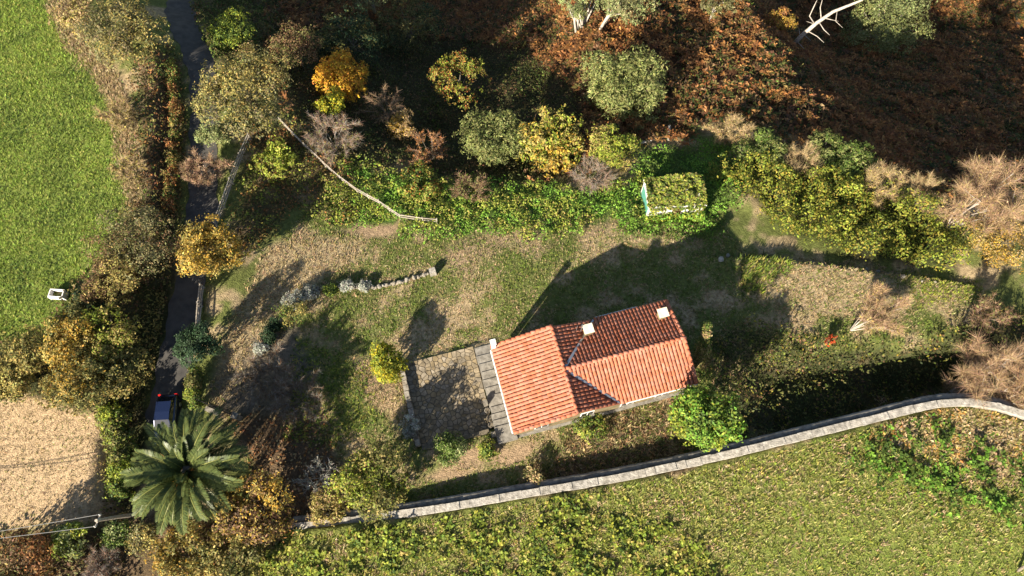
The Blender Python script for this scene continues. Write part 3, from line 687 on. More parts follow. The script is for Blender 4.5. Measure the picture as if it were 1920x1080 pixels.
# ------------------------------------------------------------------ utility pole with cables
def build_pole():
    z0 = G(262, 962); h = 6.6
    tz = z0[2] + h; top = ray(180, 976, tz)
    root = empty('utility_pole', tuple(z0), 0, 'weathered utility pole carrying a cable over the tan field corner', 'pole')
    t = (top[0] - z0[0], top[1] - z0[1], h)
    MB().tube([(0, 0, -.6), (t[0] * .5, t[1] * .5, h * .5), t], [.15, .13, .10], 10).build('mast', M['wood'], root)
    MB().bar((t[0] - .1, t[1] - .45, h - .25), (t[0] + .1, t[1] + .45, h - .25), .09, .09).build('crossarm', M['wood'], root)
    for s_ in (-.38, .38): MB().tube([(t[0] + .08 * s_ / .38, t[1] + s_, h - .22), (t[0] + .08 * s_ / .38, t[1] + s_, h - .04)], [.05, .035], 8).build('insulator', M['white'], root)
    for k, off in enumerate((-.38, .38)):
        e = ray(-500, 1062 + k * 6, tz - .5); a = Vector((top[0], top[1] + off, tz - .05)); b = Vector((e[0], e[1], tz))
        pts = [a + (b - a) * (i / 16) - Vector((0, 0, 1.1 * 4 * (i / 16) * (1 - i / 16))) for i in range(17)]
        o = MB().tube(pts, .022, 5).build('overhead_cable', M['wire']); tag(o, 'thin overhead cable strung westward from the utility pole', 'cable', 'cables from the utility pole')
    q = G(1908, 1075); r2 = empty('meadow_pole', tuple(q), 0, 'dark leaning wooden post standing alone on the mown meadow', 'pole')
    MB().tube([(0, 0, -.4), (.55, 1.1, 1.9)], [.11, .09], 8).build('mast', M['bark'], r2); MB().tube([(.54, 1.08, 1.86), (.57, 1.13, 1.95)], [.1, .1], 8).build('cap', M['iron'], r2)
build_pole()

# ------------------------------------------------------------------ vegetation
PAL = dict(
    vermilion=[(.50, .07, .02), (.42, .10, .03)],
    olive=[(.13, .125, .040), (.17, .15, .055), (.09, .095, .030)], greyolive=[(.17, .155, .075), (.21, .18, .085), (.11, .115, .05)], gold=[(.40, .245, .035), (.34, .22, .05), (.22, .17, .04)],
    olivegold=[(.25, .205, .06), (.18, .16, .05), (.31, .24, .075)], yellow=[(.42, .33, .02), (.32, .30, .03), (.20, .22, .03)], orange=[(.56, .31, .035), (.50, .34, .035), (.48, .21, .035)],
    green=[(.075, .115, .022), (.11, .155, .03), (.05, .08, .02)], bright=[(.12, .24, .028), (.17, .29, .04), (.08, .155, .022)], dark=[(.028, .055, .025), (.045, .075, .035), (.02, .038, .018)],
    lime=[(.19, .23, .03), (.26, .28, .04), (.13, .17, .025)], tan=[(.33, .23, .115), (.26, .18, .09), (.38, .28, .15)], pink=[(.27, .165, .115), (.22, .13, .085), (.31, .21, .14)],
    rust=[(.26, .115, .036), (.19, .082, .03), (.32, .165, .06), (.13, .062, .028)], brown=[(.13, .075, .04), (.18, .11, .055), (.09, .055, .03)], grey=[(.20, .18, .15), (.26, .235, .20), (.15, .135, .11)],
    silver=[(.28, .29, .24), (.36, .36, .31), (.20, .21, .17)], euca=[(.19, .215, .085), (.24, .25, .11), (.14, .165, .06)], willow=[(.16, .175, .055), (.21, .215, .08), (.10, .12, .035)],
    redleaf=[(.28, .10, .03), (.20, .12, .03), (.13, .15, .03)], meadow=[(.22, .24, .05), (.27, .255, .08), (.15, .18, .03), (.32, .27, .12)], past=[(.18, .25, .038), (.22, .29, .046), (.13, .19, .03), (.27, .28, .07)],
    lawn=[(.12, .16, .028), (.16, .185, .042), (.24, .21, .09), (.09, .13, .024)], dry=[(.33, .245, .135), (.29, .215, .115), (.37, .28, .165), (.23, .19, .08)], weed=[(.19, .23, .032), (.25, .27, .045), (.12, .16, .024), (.30, .25, .07)],
    bramble=[(.17, .175, .025), (.11, .14, .02), (.24, .19, .035), (.06, .085, .018)], shade=[(.045, .06, .018), (.075, .085, .022), (.03, .042, .014), (.10, .09, .03)], fern=[(.34, .175, .045), (.28, .17, .06), (.40, .25, .085)])  # shade: dark leaf tones with the shade put into the colour
def unit(n, r=rng):
    v = r.normal(size=(n, 3)); return v / np.linalg.norm(v, axis=1, keepdims=True)
def pick(pal, n, r=rng, jit=.15):
    p = np.array(PAL[pal]) if isinstance(pal, str) else np.concatenate([np.array(PAL[q]) for q in pal])
    c = p[r.integers(0, len(p), n)] * 1.15
    return np.clip(c * (1 + r.normal(0, jit, (n, 1))) * (1 + r.normal(0, .06, (n, 3))), .004, .8)
def leaves(P, Nrm, size, col, aspect=1.7, r=rng):
    """one folded leaf-spray quad at every point P facing Nrm"""
    n = len(P); a = np.cross(Nrm, unit(n, r)); a /= np.linalg.norm(a, axis=1, keepdims=True) + 1e-9; b = np.cross(Nrm, a)
    s = (size * r.uniform(.6, 1.45, n))[:, None]
    V = np.stack([P - a * s * .5 * aspect, P + b * s * .42 + Nrm * s * .08, P + a * s * .5 * aspect, P - b * s * .42 + Nrm * s * .08], 1).reshape(-1, 3)
    F = np.arange(4 * n).reshape(-1, 4)
    return V, F, np.repeat(col, 4, 0)
def blades(P, L, wd, lean, col, k=4, r=rng, droop=0.0):
    """grass tufts: k leaning triangles at every point"""
    n = len(P); m = n * k
    B = np.repeat(P, k, 0) + np.concatenate([r.normal(0, .05, (m, 2)), np.zeros((m, 1))], 1)
    az = r.uniform(0, 2 * np.pi, m); ln = np.clip(r.normal(lean, .3, m), .1, 1.45); ll = L * r.uniform(.55, 1.35, m) * np.repeat(r.uniform(.7, 1.3, n), k)
    d = np.stack([np.cos(az) * np.sin(ln), np.sin(az) * np.sin(ln), np.cos(ln)], 1); sd_ = np.stack([-np.sin(az), np.cos(az), np.zeros(m)], 1) * (wd * r.uniform(.6, 1.4, m))[:, None]
    V = np.stack([B - sd_, B + sd_, B + d * ll[:, None]], 1).reshape(-1, 3)
    c = np.repeat(col, k, 0) * (1 + r.normal(0, .12, (m, 1)))
    return V, np.arange(3 * m).reshape(-1, 3), np.repeat(np.clip(c, .004, .9), 3, 0)
def fronds(P, L, col, k=5, r=rng, wd=.16, hi=.35):
    """bracken: k arching lance-shaped fronds (two quads each) at every point"""
    n = len(P); m = n * k
    B = np.repeat(P, k, 0); az = r.uniform(0, 2 * np.pi, m); ll = L * r.uniform(.6, 1.4, m)
    h = np.stack([np.cos(az), np.sin(az), np.zeros(m)], 1); s = np.stack([-np.sin(az), np.cos(az), np.zeros(m)], 1); up = np.array([0, 0, 1.])
    l1 = ll[:, None]; el = r.uniform(hi * .4, hi * 1.6, m)[:, None]; wv = (wd * r.uniform(.6, 1.3, m))[:, None] * l1
    p0 = B; p1 = B + h * l1 * .5 + up * el * l1; p2 = B + h * l1 + up * (el - .18) * l1
    tw = r.normal(0, .35, m)[:, None]
    q = s * np.cos(tw) + up * np.sin(tw)
    V = np.stack([p0, p1 + q * wv, p2, p1 - q * wv], 1).reshape(-1, 3)
    c = np.repeat(col, k, 0) * (1 + r.normal(0, .18, (m, 1)))
    return V, np.arange(4 * m).reshape(-1, 4), np.repeat(np.clip(c, .004, .9), 4, 0)
def spread(key, dens, soft=22, extra=None, avoid=(), seed=1):
    """even random points over a region, in world space"""
    r = np.random.default_rng(seed); poly = R[key] if isinstance(key, str) else key
    c = np.array([G(min(max(u, -260), 2180), min(max(v, -150), 1250))[:2] for u, v in poly])
    x0, y0 = c.min(0) - 3; x1, y1 = c.max(0) + 3
    n = int((x1 - x0) * (y1 - y0) * dens); x = r.uniform(x0, x1, n); y = r.uniform(y0, y1, n); z = terr(x, y)
    u, v = project(x, y, z)
    d = poly_dist(u + (fbm(x, y, 1.5, 61) - .5) * soft * 2, v + (fbm(x, y, 1.5, 71) - .5) * soft * 2, poly)
    k = (d > r.uniform(-soft, soft * .2, n)) & (u > -260) & (u < 2180) & (v > -130) & (v < 1200)
    lx, ly = to_loc(x, y)
    k &= ~((lx > -12.4) & (lx < -4.2) & (ly > -2.4) & (ly < 5.35)) & ~((lx > -5) & (lx < 10) & (ly > -3.5) & (ly < 3.5))
    k &= np.abs(x - road_x(y)) > 1.45
    k &= ~((np.abs(y - np.interp(x, WALL[:, 0], WALL[:, 1])) < .75) & (x > WALL[1, 0]))
    for a in avoid: k &= ~in_poly(u, v, R[a])
    if extra is not None: k &= extra(x, y, r)
    return np.stack([x[k], y[k], z[k]], 1), r
def stuff(name, label, cat, V, F, col, m='leaf'):
    o = link(name, np_mesh(name, V, F, col), M[m]); return tag(o, label, cat, kind='stuff')
def mixcol(P, pal_a, pal_b, r, scale=1.6, seed=80, bias=.5, sharp=.12):
    k = sstep(bias - sharp, bias + sharp, fbm(P[:, 0], P[:, 1], scale, seed) + r.normal(0, .06, len(P)))[:, None]
    return pick(pal_a, len(P), r) * (1 - k) + pick(pal_b, len(P), r) * k
def canopy(P, H, scale, seed, r, dep=.5):
    h = H * (.25 + .95 * sstep(.30, .72, fbm(P[:, 0], P[:, 1], scale, seed)))
    Q = P.copy(); Q[:, 2] += h * (1 - dep * r.random(len(P)) ** 2); e = .25
    gx = (fbm(P[:, 0] + e, P[:, 1], scale, seed) - fbm(P[:, 0] - e, P[:, 1], scale, seed)) * H * 3; gy = (fbm(P[:, 0], P[:, 1] + e, scale, seed) - fbm(P[:, 0], P[:, 1] - e, scale, seed)) * H * 3
    N = np.stack([-gx, -gy, np.ones(len(P))], 1) + unit(len(P), r) * .9; N /= np.linalg.norm(N, axis=1, keepdims=True)
    return Q, N

# --- grasses
P, r = spread('wfield', 42, 8, seed=2)
stuff('pasture_grass', 'bright green pasture grass filling the field west of the lane', 'grass', *blades(P, .20, .035, .85, mixcol(P, 'past', ['past', 'green', 'green'], r, 2.4, 80, .56, .16), 4, r))
P, r = spread('sfield', 34, 10, extra=lambda x, y, r: r.random(len(x)) < np.clip(1.1 - .8 * sstep(-120, 90, poly_dist(*project(x, y, terr(x, y)), R['smow'])), 0, 1), seed=3)
stuff('meadow_grass', 'tussocky olive green meadow grass south of the boundary wall', 'grass', *blades(P, .26, .045, .85, mixcol(P, 'meadow', ['weed', 'dry'], r, 1.3), 4, r))
P, r = spread('smow', 34, 110, seed=4)
stuff('mown_grass', 'shorter smooth green grass in the far corner of the meadow', 'grass', *blades(P, .14, .03, .8, mixcol(P, ['past', 'meadow'], 'meadow', r, 2.6), 3, r))
P, r = spread('sweed', 24, 30, lambda x, y, r: fbm(x, y, 1.3, 91) > .46, seed=5)
Q, N = canopy(P, .45, .9, 93, r); stuff('meadow_weeds', 'yellow green leafy weeds crowding the meadow below the wall', 'weeds', *fronds(Q, .24, mixcol(P, 'weed', ['lime', 'green'], r, .9), 4, r, .3))
P, r = spread('slush', 24, 50, lambda x, y, r: fbm(x, y, 1.1, 95) > .47, seed=6)
Q, N = canopy(P, .5, .8, 96, r); stuff('lush_weeds', 'patch of lush dark green weeds in the meadow near the orange fern', 'weeds', *fronds(Q, .24, mixcol(P, 'green', 'bright', r, .9), 4, r, .32))
P, r = spread('sfern', 40, 40, seed=7)
stuff('orange_fern', 'faded orange fern covering the meadow corner by the wall end', 'fern', *fronds(P, .3, mixcol(P, ['fern', 'fern', 'dry'], 'dry', r, 1.6), 4, r, .16))
P, r = spread('tanfield', 16, 10, seed=8)
stuff('stubble_grass', 'dry straw coloured grass of the small tan field', 'grass', *blades(P, .14, .03, .9, mixcol(P, 'dry', ['lawn', 'dry'], r, 2.2, 82, .6), 3, r))
P, r = spread('drystrip', 45, 7, seed=9)
stuff('straw_edge', 'dry straw grass strip edging the bright pasture', 'grass', *blades(P, .3, .035, .8, pick('dry', len(P), r), 5, r))
garden = [(395, 740), (440, 600), (520, 470), (590, 370), (640, 330), (760, 430), (900, 420), (1120, 400), (1340, 400), (1400, 480), (1560, 494), (1700, 510), (1840, 540), (1840, 600), (1400, 700), (1330, 830), (1270, 868), (1000, 915), (760, 955), (560, 985), (480, 900)]
P, r = spread(garden, 26, 8, lambda x, y, r: (fbm(x, y, 2.2, 31) + r.normal(0, .08, len(x))) < .60, ('track', 'dirt1', 'dirt3', 'dirt4', 'gravel', 'litter1', 'terrace'), seed=10)
stuff('lawn_grass', 'patchy rough lawn grass around the cottage', 'grass', *blades(P, .19, .035, .85, mixcol(P, 'lawn', ['lawn', 'dry'], r, 1.4, 84, .55), 4, r))
P, r = spread(garden, 30, 8, lambda x, y, r: (fbm(x, y, 2.2, 31) + r.normal(0, .06, len(x))) > .53, ('dirt1', 'gravel', 'litter1', 'terrace'), seed=11)
stuff('dry_lawn', 'bleached dry grass in the worn patches of the lawn', 'grass', *blades(P, .16, .03, .9, mixcol(P, 'dry', ['lawn', 'dry'], r, .8, 86, .5), 4, r))
for i, (key, den, pal) in enumerate((('track', 20, 'dry'), ('terrace', 26, ['dry', 'dry', 'lawn']), ('dirt3', 12, 'dry'), ('greenstrip', 24, ['green', 'weed']), ('terracegreen', 30, ['weed', 'lime']))):
    P, r = spread(key, den, 10, seed=20 + i)
    stuff(('track_grass', 'terrace_grass', 'bank_grass', 'lush_grass', 'terrace_weeds')[i], ('thin dry grass on the tan track inside the gate', 'dry bleached grass on the terrace east of the cottage', 'thin straw on the bare bank beside the yellow bush', 'longer green grass strip between gravel and bare bank', 'fresh green weeds at the far end of the terrace')[i], 'grass', *blades(P, .22, .035, .85, pick(pal, len(P), r), 4, r))
P, r = spread([(1394, 478), (1480, 486), (1480, 500), (1420, 545), (1394, 555)], 22, 8, seed=29)
stuff('tall_grass', 'long green grass tufts on the terrace lip', 'grass', *blades(P, .5, .04, .8, pick(['green', 'weed'], len(P), r), 5, r))
P, r = spread('litter1', 20, 15, seed=30); N = unit(len(P), r); N[:, 2] = np.abs(N[:, 2]) + .8
stuff('fallen_leaves', 'brown fallen leaves on the ground between palm and olive-leaved tree', 'leaves', *leaves(P + [0, 0, .04], N / np.linalg.norm(N, axis=1, keepdims=True), .16, pick(['brown', 'rust', 'tan'], len(P), r), 1.4, r))
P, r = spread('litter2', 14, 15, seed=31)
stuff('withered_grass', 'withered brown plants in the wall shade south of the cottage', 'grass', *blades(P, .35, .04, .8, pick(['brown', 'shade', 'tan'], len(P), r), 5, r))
# --- leafy ground cover
for i, (key, dens, H, pal_a, pal_b, name, label, size) in enumerate((
        ('nettle1', 70, .7, 'bright', 'weed', 'nettle_bank', 'bright green nettles covering the bank below the fence', .135),
        ('nettle2', 70, .55, 'bright', 'green', 'nettle_patch', 'deep green nettles surrounding the overgrown shed', .135),
        ('ferngarden', 90, .35, 'bright', 'lime', 'clover_patch', 'vivid light green clover patch inside the fence bend', .11),
        ('bramble', 120, 2.1, 'bramble', ['bramble', 'lime'], 'bramble_thicket', 'yellow green bramble thicket below the terrace stones', .15),
        ('eastthicket', 44, 1.3, 'shade', ['shade', 'brown', 'bramble'], 'shrubby_thicket', 'dark leafy thicket filling the shaded corner east of the cottage', .14),  # dark ivy and bramble, with the corner's shade also put into the leaf colour
        ('fernbank', 50, .9, ['brown', 'rust', 'shade'], ['olivegold', 'green', 'shade'], 'fern_bank', 'mixed rusty fern and ivy on the bank west of the lane', .15),
        ('fernnw', 50, .8, ['weed', 'olive'], ['rust', 'shade'], 'weedy_slope', 'weeds and fern on the slope between fence and lane', .15),
        ('westwood', 36, .9, ['olive', 'brown'], 'olivegold', 'hedge_undergrowth', 'brown and olive undergrowth beneath the western hedge trees', .15),
        ('swscrub', 46, .9, ['olive', 'brown'], ['olivegold', 'rust'], 'roadside_scrub', 'mixed brown and olive scrub south of the utility pole', .15),
        ('woodfloor', 22, .7, 'shade', ['shade', 'brown'], 'wood_floor', 'leafy floor of the wood beyond the fence, its shade put into dark colours', .15),
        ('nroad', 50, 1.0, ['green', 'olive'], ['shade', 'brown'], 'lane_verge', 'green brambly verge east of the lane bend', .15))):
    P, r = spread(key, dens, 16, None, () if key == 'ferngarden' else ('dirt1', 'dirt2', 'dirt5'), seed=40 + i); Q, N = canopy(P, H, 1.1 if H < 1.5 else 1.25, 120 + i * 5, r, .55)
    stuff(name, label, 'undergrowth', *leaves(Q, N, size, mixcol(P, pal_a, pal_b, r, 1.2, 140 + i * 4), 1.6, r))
# --- bracken slope
P, r = spread('bracken', 9.5, 20, lambda x, y, r: fbm(x, y, 1.8, 51) > .30, ('woodfloor',), seed=60)
k = sstep(.42, .62, fbm(P[:, 0], P[:, 1], 3.5, 55))[:, None]
Q, N = canopy(P, .9, 1.5, 57, r, .3)
stuff('bracken', 'rust brown dead bracken covering the north hillside', 'bracken', *fronds(Q, .46, pick(['rust', 'brown', 'shade'], len(P), r) * (1 - k) + pick('rust', len(P), r) * k, 5, r, .17))  # shadow hue of the slope mixed into part of the frond colour
P, r = spread('bracken', 3.5, 20, lambda x, y, r: fbm(x, y, 3, 151) + .004 * np.clip(x - 15, -20, 40) > .52, seed=61); Q, N = canopy(P, .5, 1.4, 153, r)
stuff('hillside_brambles', 'dark green brambles scattered through the bracken hillside', 'brambles', *leaves(np.repeat(Q, 5, 0) + r.normal(0, .2, (len(Q) * 5, 3)), unit(len(Q) * 5, r), .16, pick(['shade', 'shade', 'green'], len(Q) * 5, r), 1.6, r))
# creeper on the shed roof
def creeper():
    root, L, D, h = SHED; r = np.random.default_rng(5); n = 3200
    P = np.stack([r.uniform(-L / 2 - .1, L / 2 + .15, n), r.uniform(-.1, D + .15, n), np.full(n, h + .15)], 1)
    Q, N = canopy(P + [50, 0, 0], .45, .8, 160, r, .6); Q -= [50, 0, 0]
    m = 1300; e = np.stack([r.uniform(-L / 2, L / 2, m), np.where(r.random(m) < .6, D + .1, -.22) + r.normal(0, .05, m), h + .2 - r.random(m) ** 2 * 1.6], 1)
    e[:, 2] = np.where((e[:, 1] < 0) & (r.random(m) < .5), h + .1, e[:, 2]); side = r.random(m) < .25; e[side, 0] = L / 2 + .1; e[side, 1] = r.uniform(0, D, side.sum())
    V, F, c = leaves(np.concatenate([Q, e]), np.concatenate([N, unit(m, r)]), .19, pick(['weed', 'lime', 'green', 'olive'], n + m, r), 1.6, r)
    m2 = 900; e2 = np.stack([r.uniform(-L / 2 - .2, L / 2 + .2, m2), r.uniform(-.75, -.2, m2), r.uniform(-.2, 1.0, m2)], 1); V2, F2, c2 = leaves(e2, unit(m2, r), .17, pick(['bright', 'lime'], m2, r), 1.6, r)
    V, F, c = np.concatenate([V, V2]), np.concatenate([F, F2 + len(V)]), np.concatenate([c, c2])
    link('creeper', np_mesh('creeper', V, F, c), M['leaf'], root)
creeper()

# --- trees and bushes
def crown_at(u, v, hc):
    return G(u, v, hc)
def leafcloud(name, lobes, n, size, pal, seed, parent, shell=.5, gap=.36, m='leaf', aspect=1.7, up=.35):
    n = int(n * 2.1); size *= .70
    r = np.random.default_rng(seed); lobes = np.array(lobes); a = (lobes[:, 3] * lobes[:, 5]); pr = a / a.sum()
    nc = max(60, n // 11); li = r.choice(len(lobes), nc, p=pr); d = unit(nc, r); flip = (d[:, 2] < 0) & (r.random(nc) < .6); d[flip, 2] *= -1
    rad = 1 - shell * r.random(nc) ** 1.6
    wob = 1 + .22 * np.sin(d[:, 0] * 5 + seed) * np.sin(d[:, 1] * 6 + 2 * seed) + .14 * np.sin(d[:, 2] * 9 + d[:, 0] * 8) + r.normal(0, .05, nc)
    Cp = lobes[li, :3] + d * lobes[li, 3:6] * (rad * wob)[:, None]
    g = fbm(Cp[:, 0] * 1.3 + Cp[:, 2] * .7 + seed * 3.1, Cp[:, 1] * 1.3 + Cp[:, 2] * .9, 1.1 + .12 * lobes[:, 3].max(), seed % 90)
    keep = g + r.normal(0, .05, nc) > gap; Cp, d, li = Cp[keep], d[keep], li[keep]
    Nc = d + unit(len(Cp), r) * .55 + np.array([0, 0, up]); ctone = r.uniform(.72, 1.22, (len(Cp), 1))
    ci = r.integers(0, len(Cp), n); cs = .10 + .045 * lobes[:, 3].max()
    off = r.normal(0, cs, (n, 3)); dn = d[ci]; off -= dn * (off * dn).sum(1, keepdims=True) * .55
    Pp = Cp[ci] + off; li = li[ci]
    N = Nc[ci] + unit(n, r) * .75; N /= np.linalg.norm(N, axis=1, keepdims=True)
    pl = pal if isinstance(pal, (list, tuple)) else [pal]
    lobetone = r.uniform(.8, 1.2, (len(lobes), 1)); lp = r.integers(0, len(pl), len(lobes))
    col = np.zeros((len(Pp), 3))
    for q, pn in enumerate(pl):
        mk = (lp[li] == q) ^ (r.random(len(Pp)) < .2) if len(pl) > 1 else np.ones(len(Pp), bool)
        col[mk] = pick(pn, int(mk.sum()), r)
    z = col.sum(1) == 0; col[z] = pick(pl[0], int(z.sum()), r)
    V, F, c = leaves(Pp, N, size, col * lobetone[li] * ctone[ci], aspect, r)
    return link(name, np_mesh(name, V, F, c), M[m], parent)
def make_lobes(Rm, zf, k, r, c=(0, 0, 0)):
    L = [(c[0], c[1], c[2], Rm * .66, Rm * .66, Rm * zf * .75)]
    for i in range(k):
        a = 2 * math.pi * (i + r.uniform(-.3, .3)) / k * 1.0; e = r.uniform(-.45, .75); q = Rm * r.uniform(.48, .66); s = Rm * r.uniform(.32, .52)
        L.append((c[0] + q * math.cos(a), c[1] + q * math.sin(a), c[2] + e * Rm * zf * .6, s, s, s * min(1, zf * 1.05)))
    return L
SEED = [100]
def tree(label, name, u, v, rpx, h, pal, n=3500, size=.2, zf=.85, lobes=8, cat='tree', group=None, trunk_r=None, bark='bark', gap=.36, aspect=1.7, shell=.5, lean=(0, 0), stems=1):
    SEED[0] += 1; r = random.Random(SEED[0])
    c = crown_at(u, v, h * .6); Rm = rpx * depth(*c) / FPX; zr_ = Rm * zf; hc = max(h - zr_, zr_ * .75)
    c = crown_at(u, v, hc); bx, by = c[0] - lean[0], c[1] - lean[1]; bz = float(terr(bx, by))
    root = empty(name, (bx, by, bz), 0, label, cat, group); cc = (lean[0], lean[1], c[2] - bz)
    L = make_lobes(Rm, zf, lobes, r, cc); tr = trunk_r or max(.05, h * .022)
    t = MB()
    for s_ in range(stems):
        o = (r.gauss(0, .15) * (stems > 1), r.gauss(0, .15) * (stems > 1))
        mid = (lean[0] * .4 + r.gauss(0, .12) + o[0], lean[1] * .4 + r.gauss(0, .12) + o[1], cc[2] * .55)
        t.tube([(o[0], o[1], -.25), mid, (cc[0] + o[0], cc[1] + o[1], cc[2])], [tr * 1.25, tr, tr * .55], 8)
    for l in L[1:]:
        t.tube([(mid[0], mid[1], mid[2] * r.uniform(.9, 1.25)), ((mid[0] + l[0]) / 2, (mid[1] + l[1]) / 2, (mid[2] + l[2]) / 2 + .1), (l[0], l[1], l[2])], [tr * .5, tr * .3, tr * .1], 5, False)
    t.build('trunk', M[bark], root, True)
    leafcloud('crown', L, n, size, pal, SEED[0], root, shell, gap, aspect=aspect)
    return root
def bare(label, name, u, v, rpx, h, pal, n=900, cat='tree', group=None, bark='bark', lean=(0, 0), leafpal=None, nleaf=0, stems=6, spread_=.55, lsize=.16, tw=.0105):
    n = int(n * 1.5)
    """leafless tree or bush: stems, branches and a haze of twigs"""
    SEED[0] += 1; r = np.random.default_rng(SEED[0])
    c = crown_at(u, v, h * .6); Rm = rpx * depth(*c) / FPX
    bx, by = c[0] - lean[0], c[1] - lean[1]; bz = float(terr(bx, by)); root = empty(name, (bx, by, bz), 0, label, cat, group)
    t = MB(); tips = []
    tgt = np.array([lean[0], lean[1], h * .6])
    for s_ in range(stems):
        az = 2 * math.pi * (s_ + r.uniform(-.3, .3)) / stems; q = Rm * spread_ * r.uniform(.6, 1.2)
        e = tgt + np.array([math.cos(az) * q, math.sin(az) * q, h * r.uniform(.0, .28)]); m_ = e * .5 + np.array([0, 0, h * .10]) + r.normal(0, .1, 3)
        rr = max(.035, h * .012); t.tube([(r.normal(0, .06), r.normal(0, .06), -.2), m_, e], [rr, rr * .7, rr * .3], 6, False)
        for b in range(7):
            f = r.uniform(.35, 1); p0 = m_ + (e - m_) * (f * 2 - 1) if f > .5 else m_ * (f * 2)
            d = (e - m_) / (np.linalg.norm(e - m_) + 1e-6) + r.normal(0, .65, 3); d[2] = abs(d[2]) * .8; d /= np.linalg.norm(d)
            p1 = p0 + d * Rm * r.uniform(.35, .6); t.tube([p0, (p0 + p1) / 2 + r.normal(0, .06, 3), p1], [rr * .55, rr * .4, rr * .2], 4, False)
            tips.append((p0, p1))
    t.build('trunk', M[bark], root, True)
    tp = np.array(tips); k = r.integers(0, len(tp), n * 3); f = r.uniform(.2, 1.05, (n * 3, 1)); B = tp[k, 0] + (tp[k, 1] - tp[k, 0]) * f
    out = B - np.array([lean[0] * .5, lean[1] * .5, h * .25]); out /= np.linalg.norm(out, axis=1, keepdims=True); d = out * .8 + unit(n * 3, r) * 1.0; d /= np.linalg.norm(d, axis=1, keepdims=True)
    ll = Rm * r.uniform(.08, .34, (n * 3, 1)); sdv = np.cross(d, unit(n * 3, r)); sdv /= np.linalg.norm(sdv, axis=1, keepdims=True) + 1e-9
    w_ = tw * r.uniform(.6, 1.4, (n * 3, 1))
    V = np.stack([B - sdv * w_, B + sdv * w_, B + d * ll], 1).reshape(-1, 3)
    link('twigs', np_mesh('twigs', V, np.arange(len(V)).reshape(-1, 3), np.repeat(pick(pal, n * 3, r), 3, 0)), M['needle'], root)
    if nleaf:
        Pp = B[:nleaf] + d[:nleaf] * ll[:nleaf] * r.random((nleaf, 1)); V, F, c2 = leaves(Pp, unit(nleaf, r), lsize, pick(leafpal, nleaf, r), 1.6, r)
        link('foliage', np_mesh('foliage', V, F, c2), M['leaf'], root)
    return root
def hedge(label, name, px, width, h, pal, n=3000, size=.18, cat='hedge', gap=.3):
    SEED[0] += 1; r = random.Random(SEED[0]); P = [G(u, v, h * .5) for u, v in px]; o = P[0]; oz = float(terr(o[0], o[1]))
    root = empty(name, (o[0], o[1], oz), 0, label, cat); L = []; st = MB()
    for a, b in zip(P[:-1], P[1:]):
        k = max(2, int(np.hypot(*(b - a)[:2]) / (width * .45)))
        for i in range(k):
            p = a + (b - a) * i / k; z = float(terr(p[0], p[1])) - oz; q = width * .5 * r.uniform(.8, 1.2)
            L.append((p[0] - o[0] + r.gauss(0, .12), p[1] - o[1] + r.gauss(0, .12), z + h * .52, q, q, h * .5 * r.uniform(.8, 1.15)))
            st.tube([(p[0] - o[0], p[1] - o[1], z - .2), (p[0] - o[0] + .05, p[1] - o[1], z + h * .7)], [.05, .03], 5)
    st.build('stem', M['bark'], root); leafcloud('foliage', L, n, size, pal, SEED[0], root, .45, gap); return root

# west side, hedge line of the lane
tree('big olive-brown twiggy tree at the top of the pasture edge', 'hedge_tree', 222, 62, 82, 5.5, ['olivegold', 'olive', 'greyolive'], 5200, .17, .7, 10)
tree('pale straw-coloured bush against the pasture top corner', 'hedge_bush', 152, 28, 48, 3.2, ['tan', 'olivegold'], 1800, .16, .7, 7, 'bush')
bare('straw-coloured leafless brush on the dry strip by the pasture', 'brush', 225, 215, 42, 2.0, ['tan', 'dry'], 900, 'bush', leafpal='olivegold', nleaf=500)
bare('tan leafless brush beside the dark fern bank', 'brush', 245, 320, 34, 1.8, ['tan', 'dry'], 700, 'bush', leafpal='olivegold', nleaf=300)
tree('thin dark olive tree overhanging the lane opposite the golden tree', 'hedge_tree', 262, 452, 88, 5.0, ['olive', 'brown', 'greyolive'], 4600, .15, .65, 10, gap=.44)
tree('sparse brown-olive tree beside the white trough', 'hedge_tree', 212, 530, 60, 3.6, ['olivegold', 'brown'], 2600, .15, .7, 8, gap=.42)
tree('small dark bush just behind the white trough', 'hedge_bush', 160, 570, 36, 2.2, ['olive', 'dark'], 1300, .15, .7, 6, 'bush')
for u, v, q, h, pl, lb in ((205, 622, 58, 4.2, ['olivegold', 'lime'], 'yellow-green tree below the brown-olive tree'), (132, 640, 56, 4.2, ['olivegold', 'gold'], 'golden olive tree at the pasture bottom corner'),
                           (232, 690, 52, 4.4, ['olivegold', 'olive'], 'dull gold tree leaning over the lane above the parked car'), (145, 715, 66, 4.6, ['olivegold', 'gold', 'olive'], 'large golden tree at the tan field top edge'),
                           (48, 672, 56, 3.8, ['olive', 'olivegold'], 'olive bush at the pasture foot beyond the golden tree'), (15, 720, 40, 3.0, ['olivegold', 'olive'], 'small olive-gold bush on the tan field edge')):
    tree(lb, 'hedge_tree', u, v, q, h, pl, 3000, .17, .75, 8, group='golden trees at the pasture foot')
hedge('dense dark green hedge between the tan field and the palm', 'field_hedge', [(205, 780), (222, 830), (230, 890), (232, 950)], 2.1, 2.2, ['green', 'olive', 'lime'], 4800, .17)
hedge('low yellow-green hedge strip along the west verge of the lane', 'lane_hedge', [(322, 120), (332, 190), (330, 260), (322, 330), (316, 395)], 1.1, 1.7, ['olivegold', 'green', 'rust'], 3600, .15)
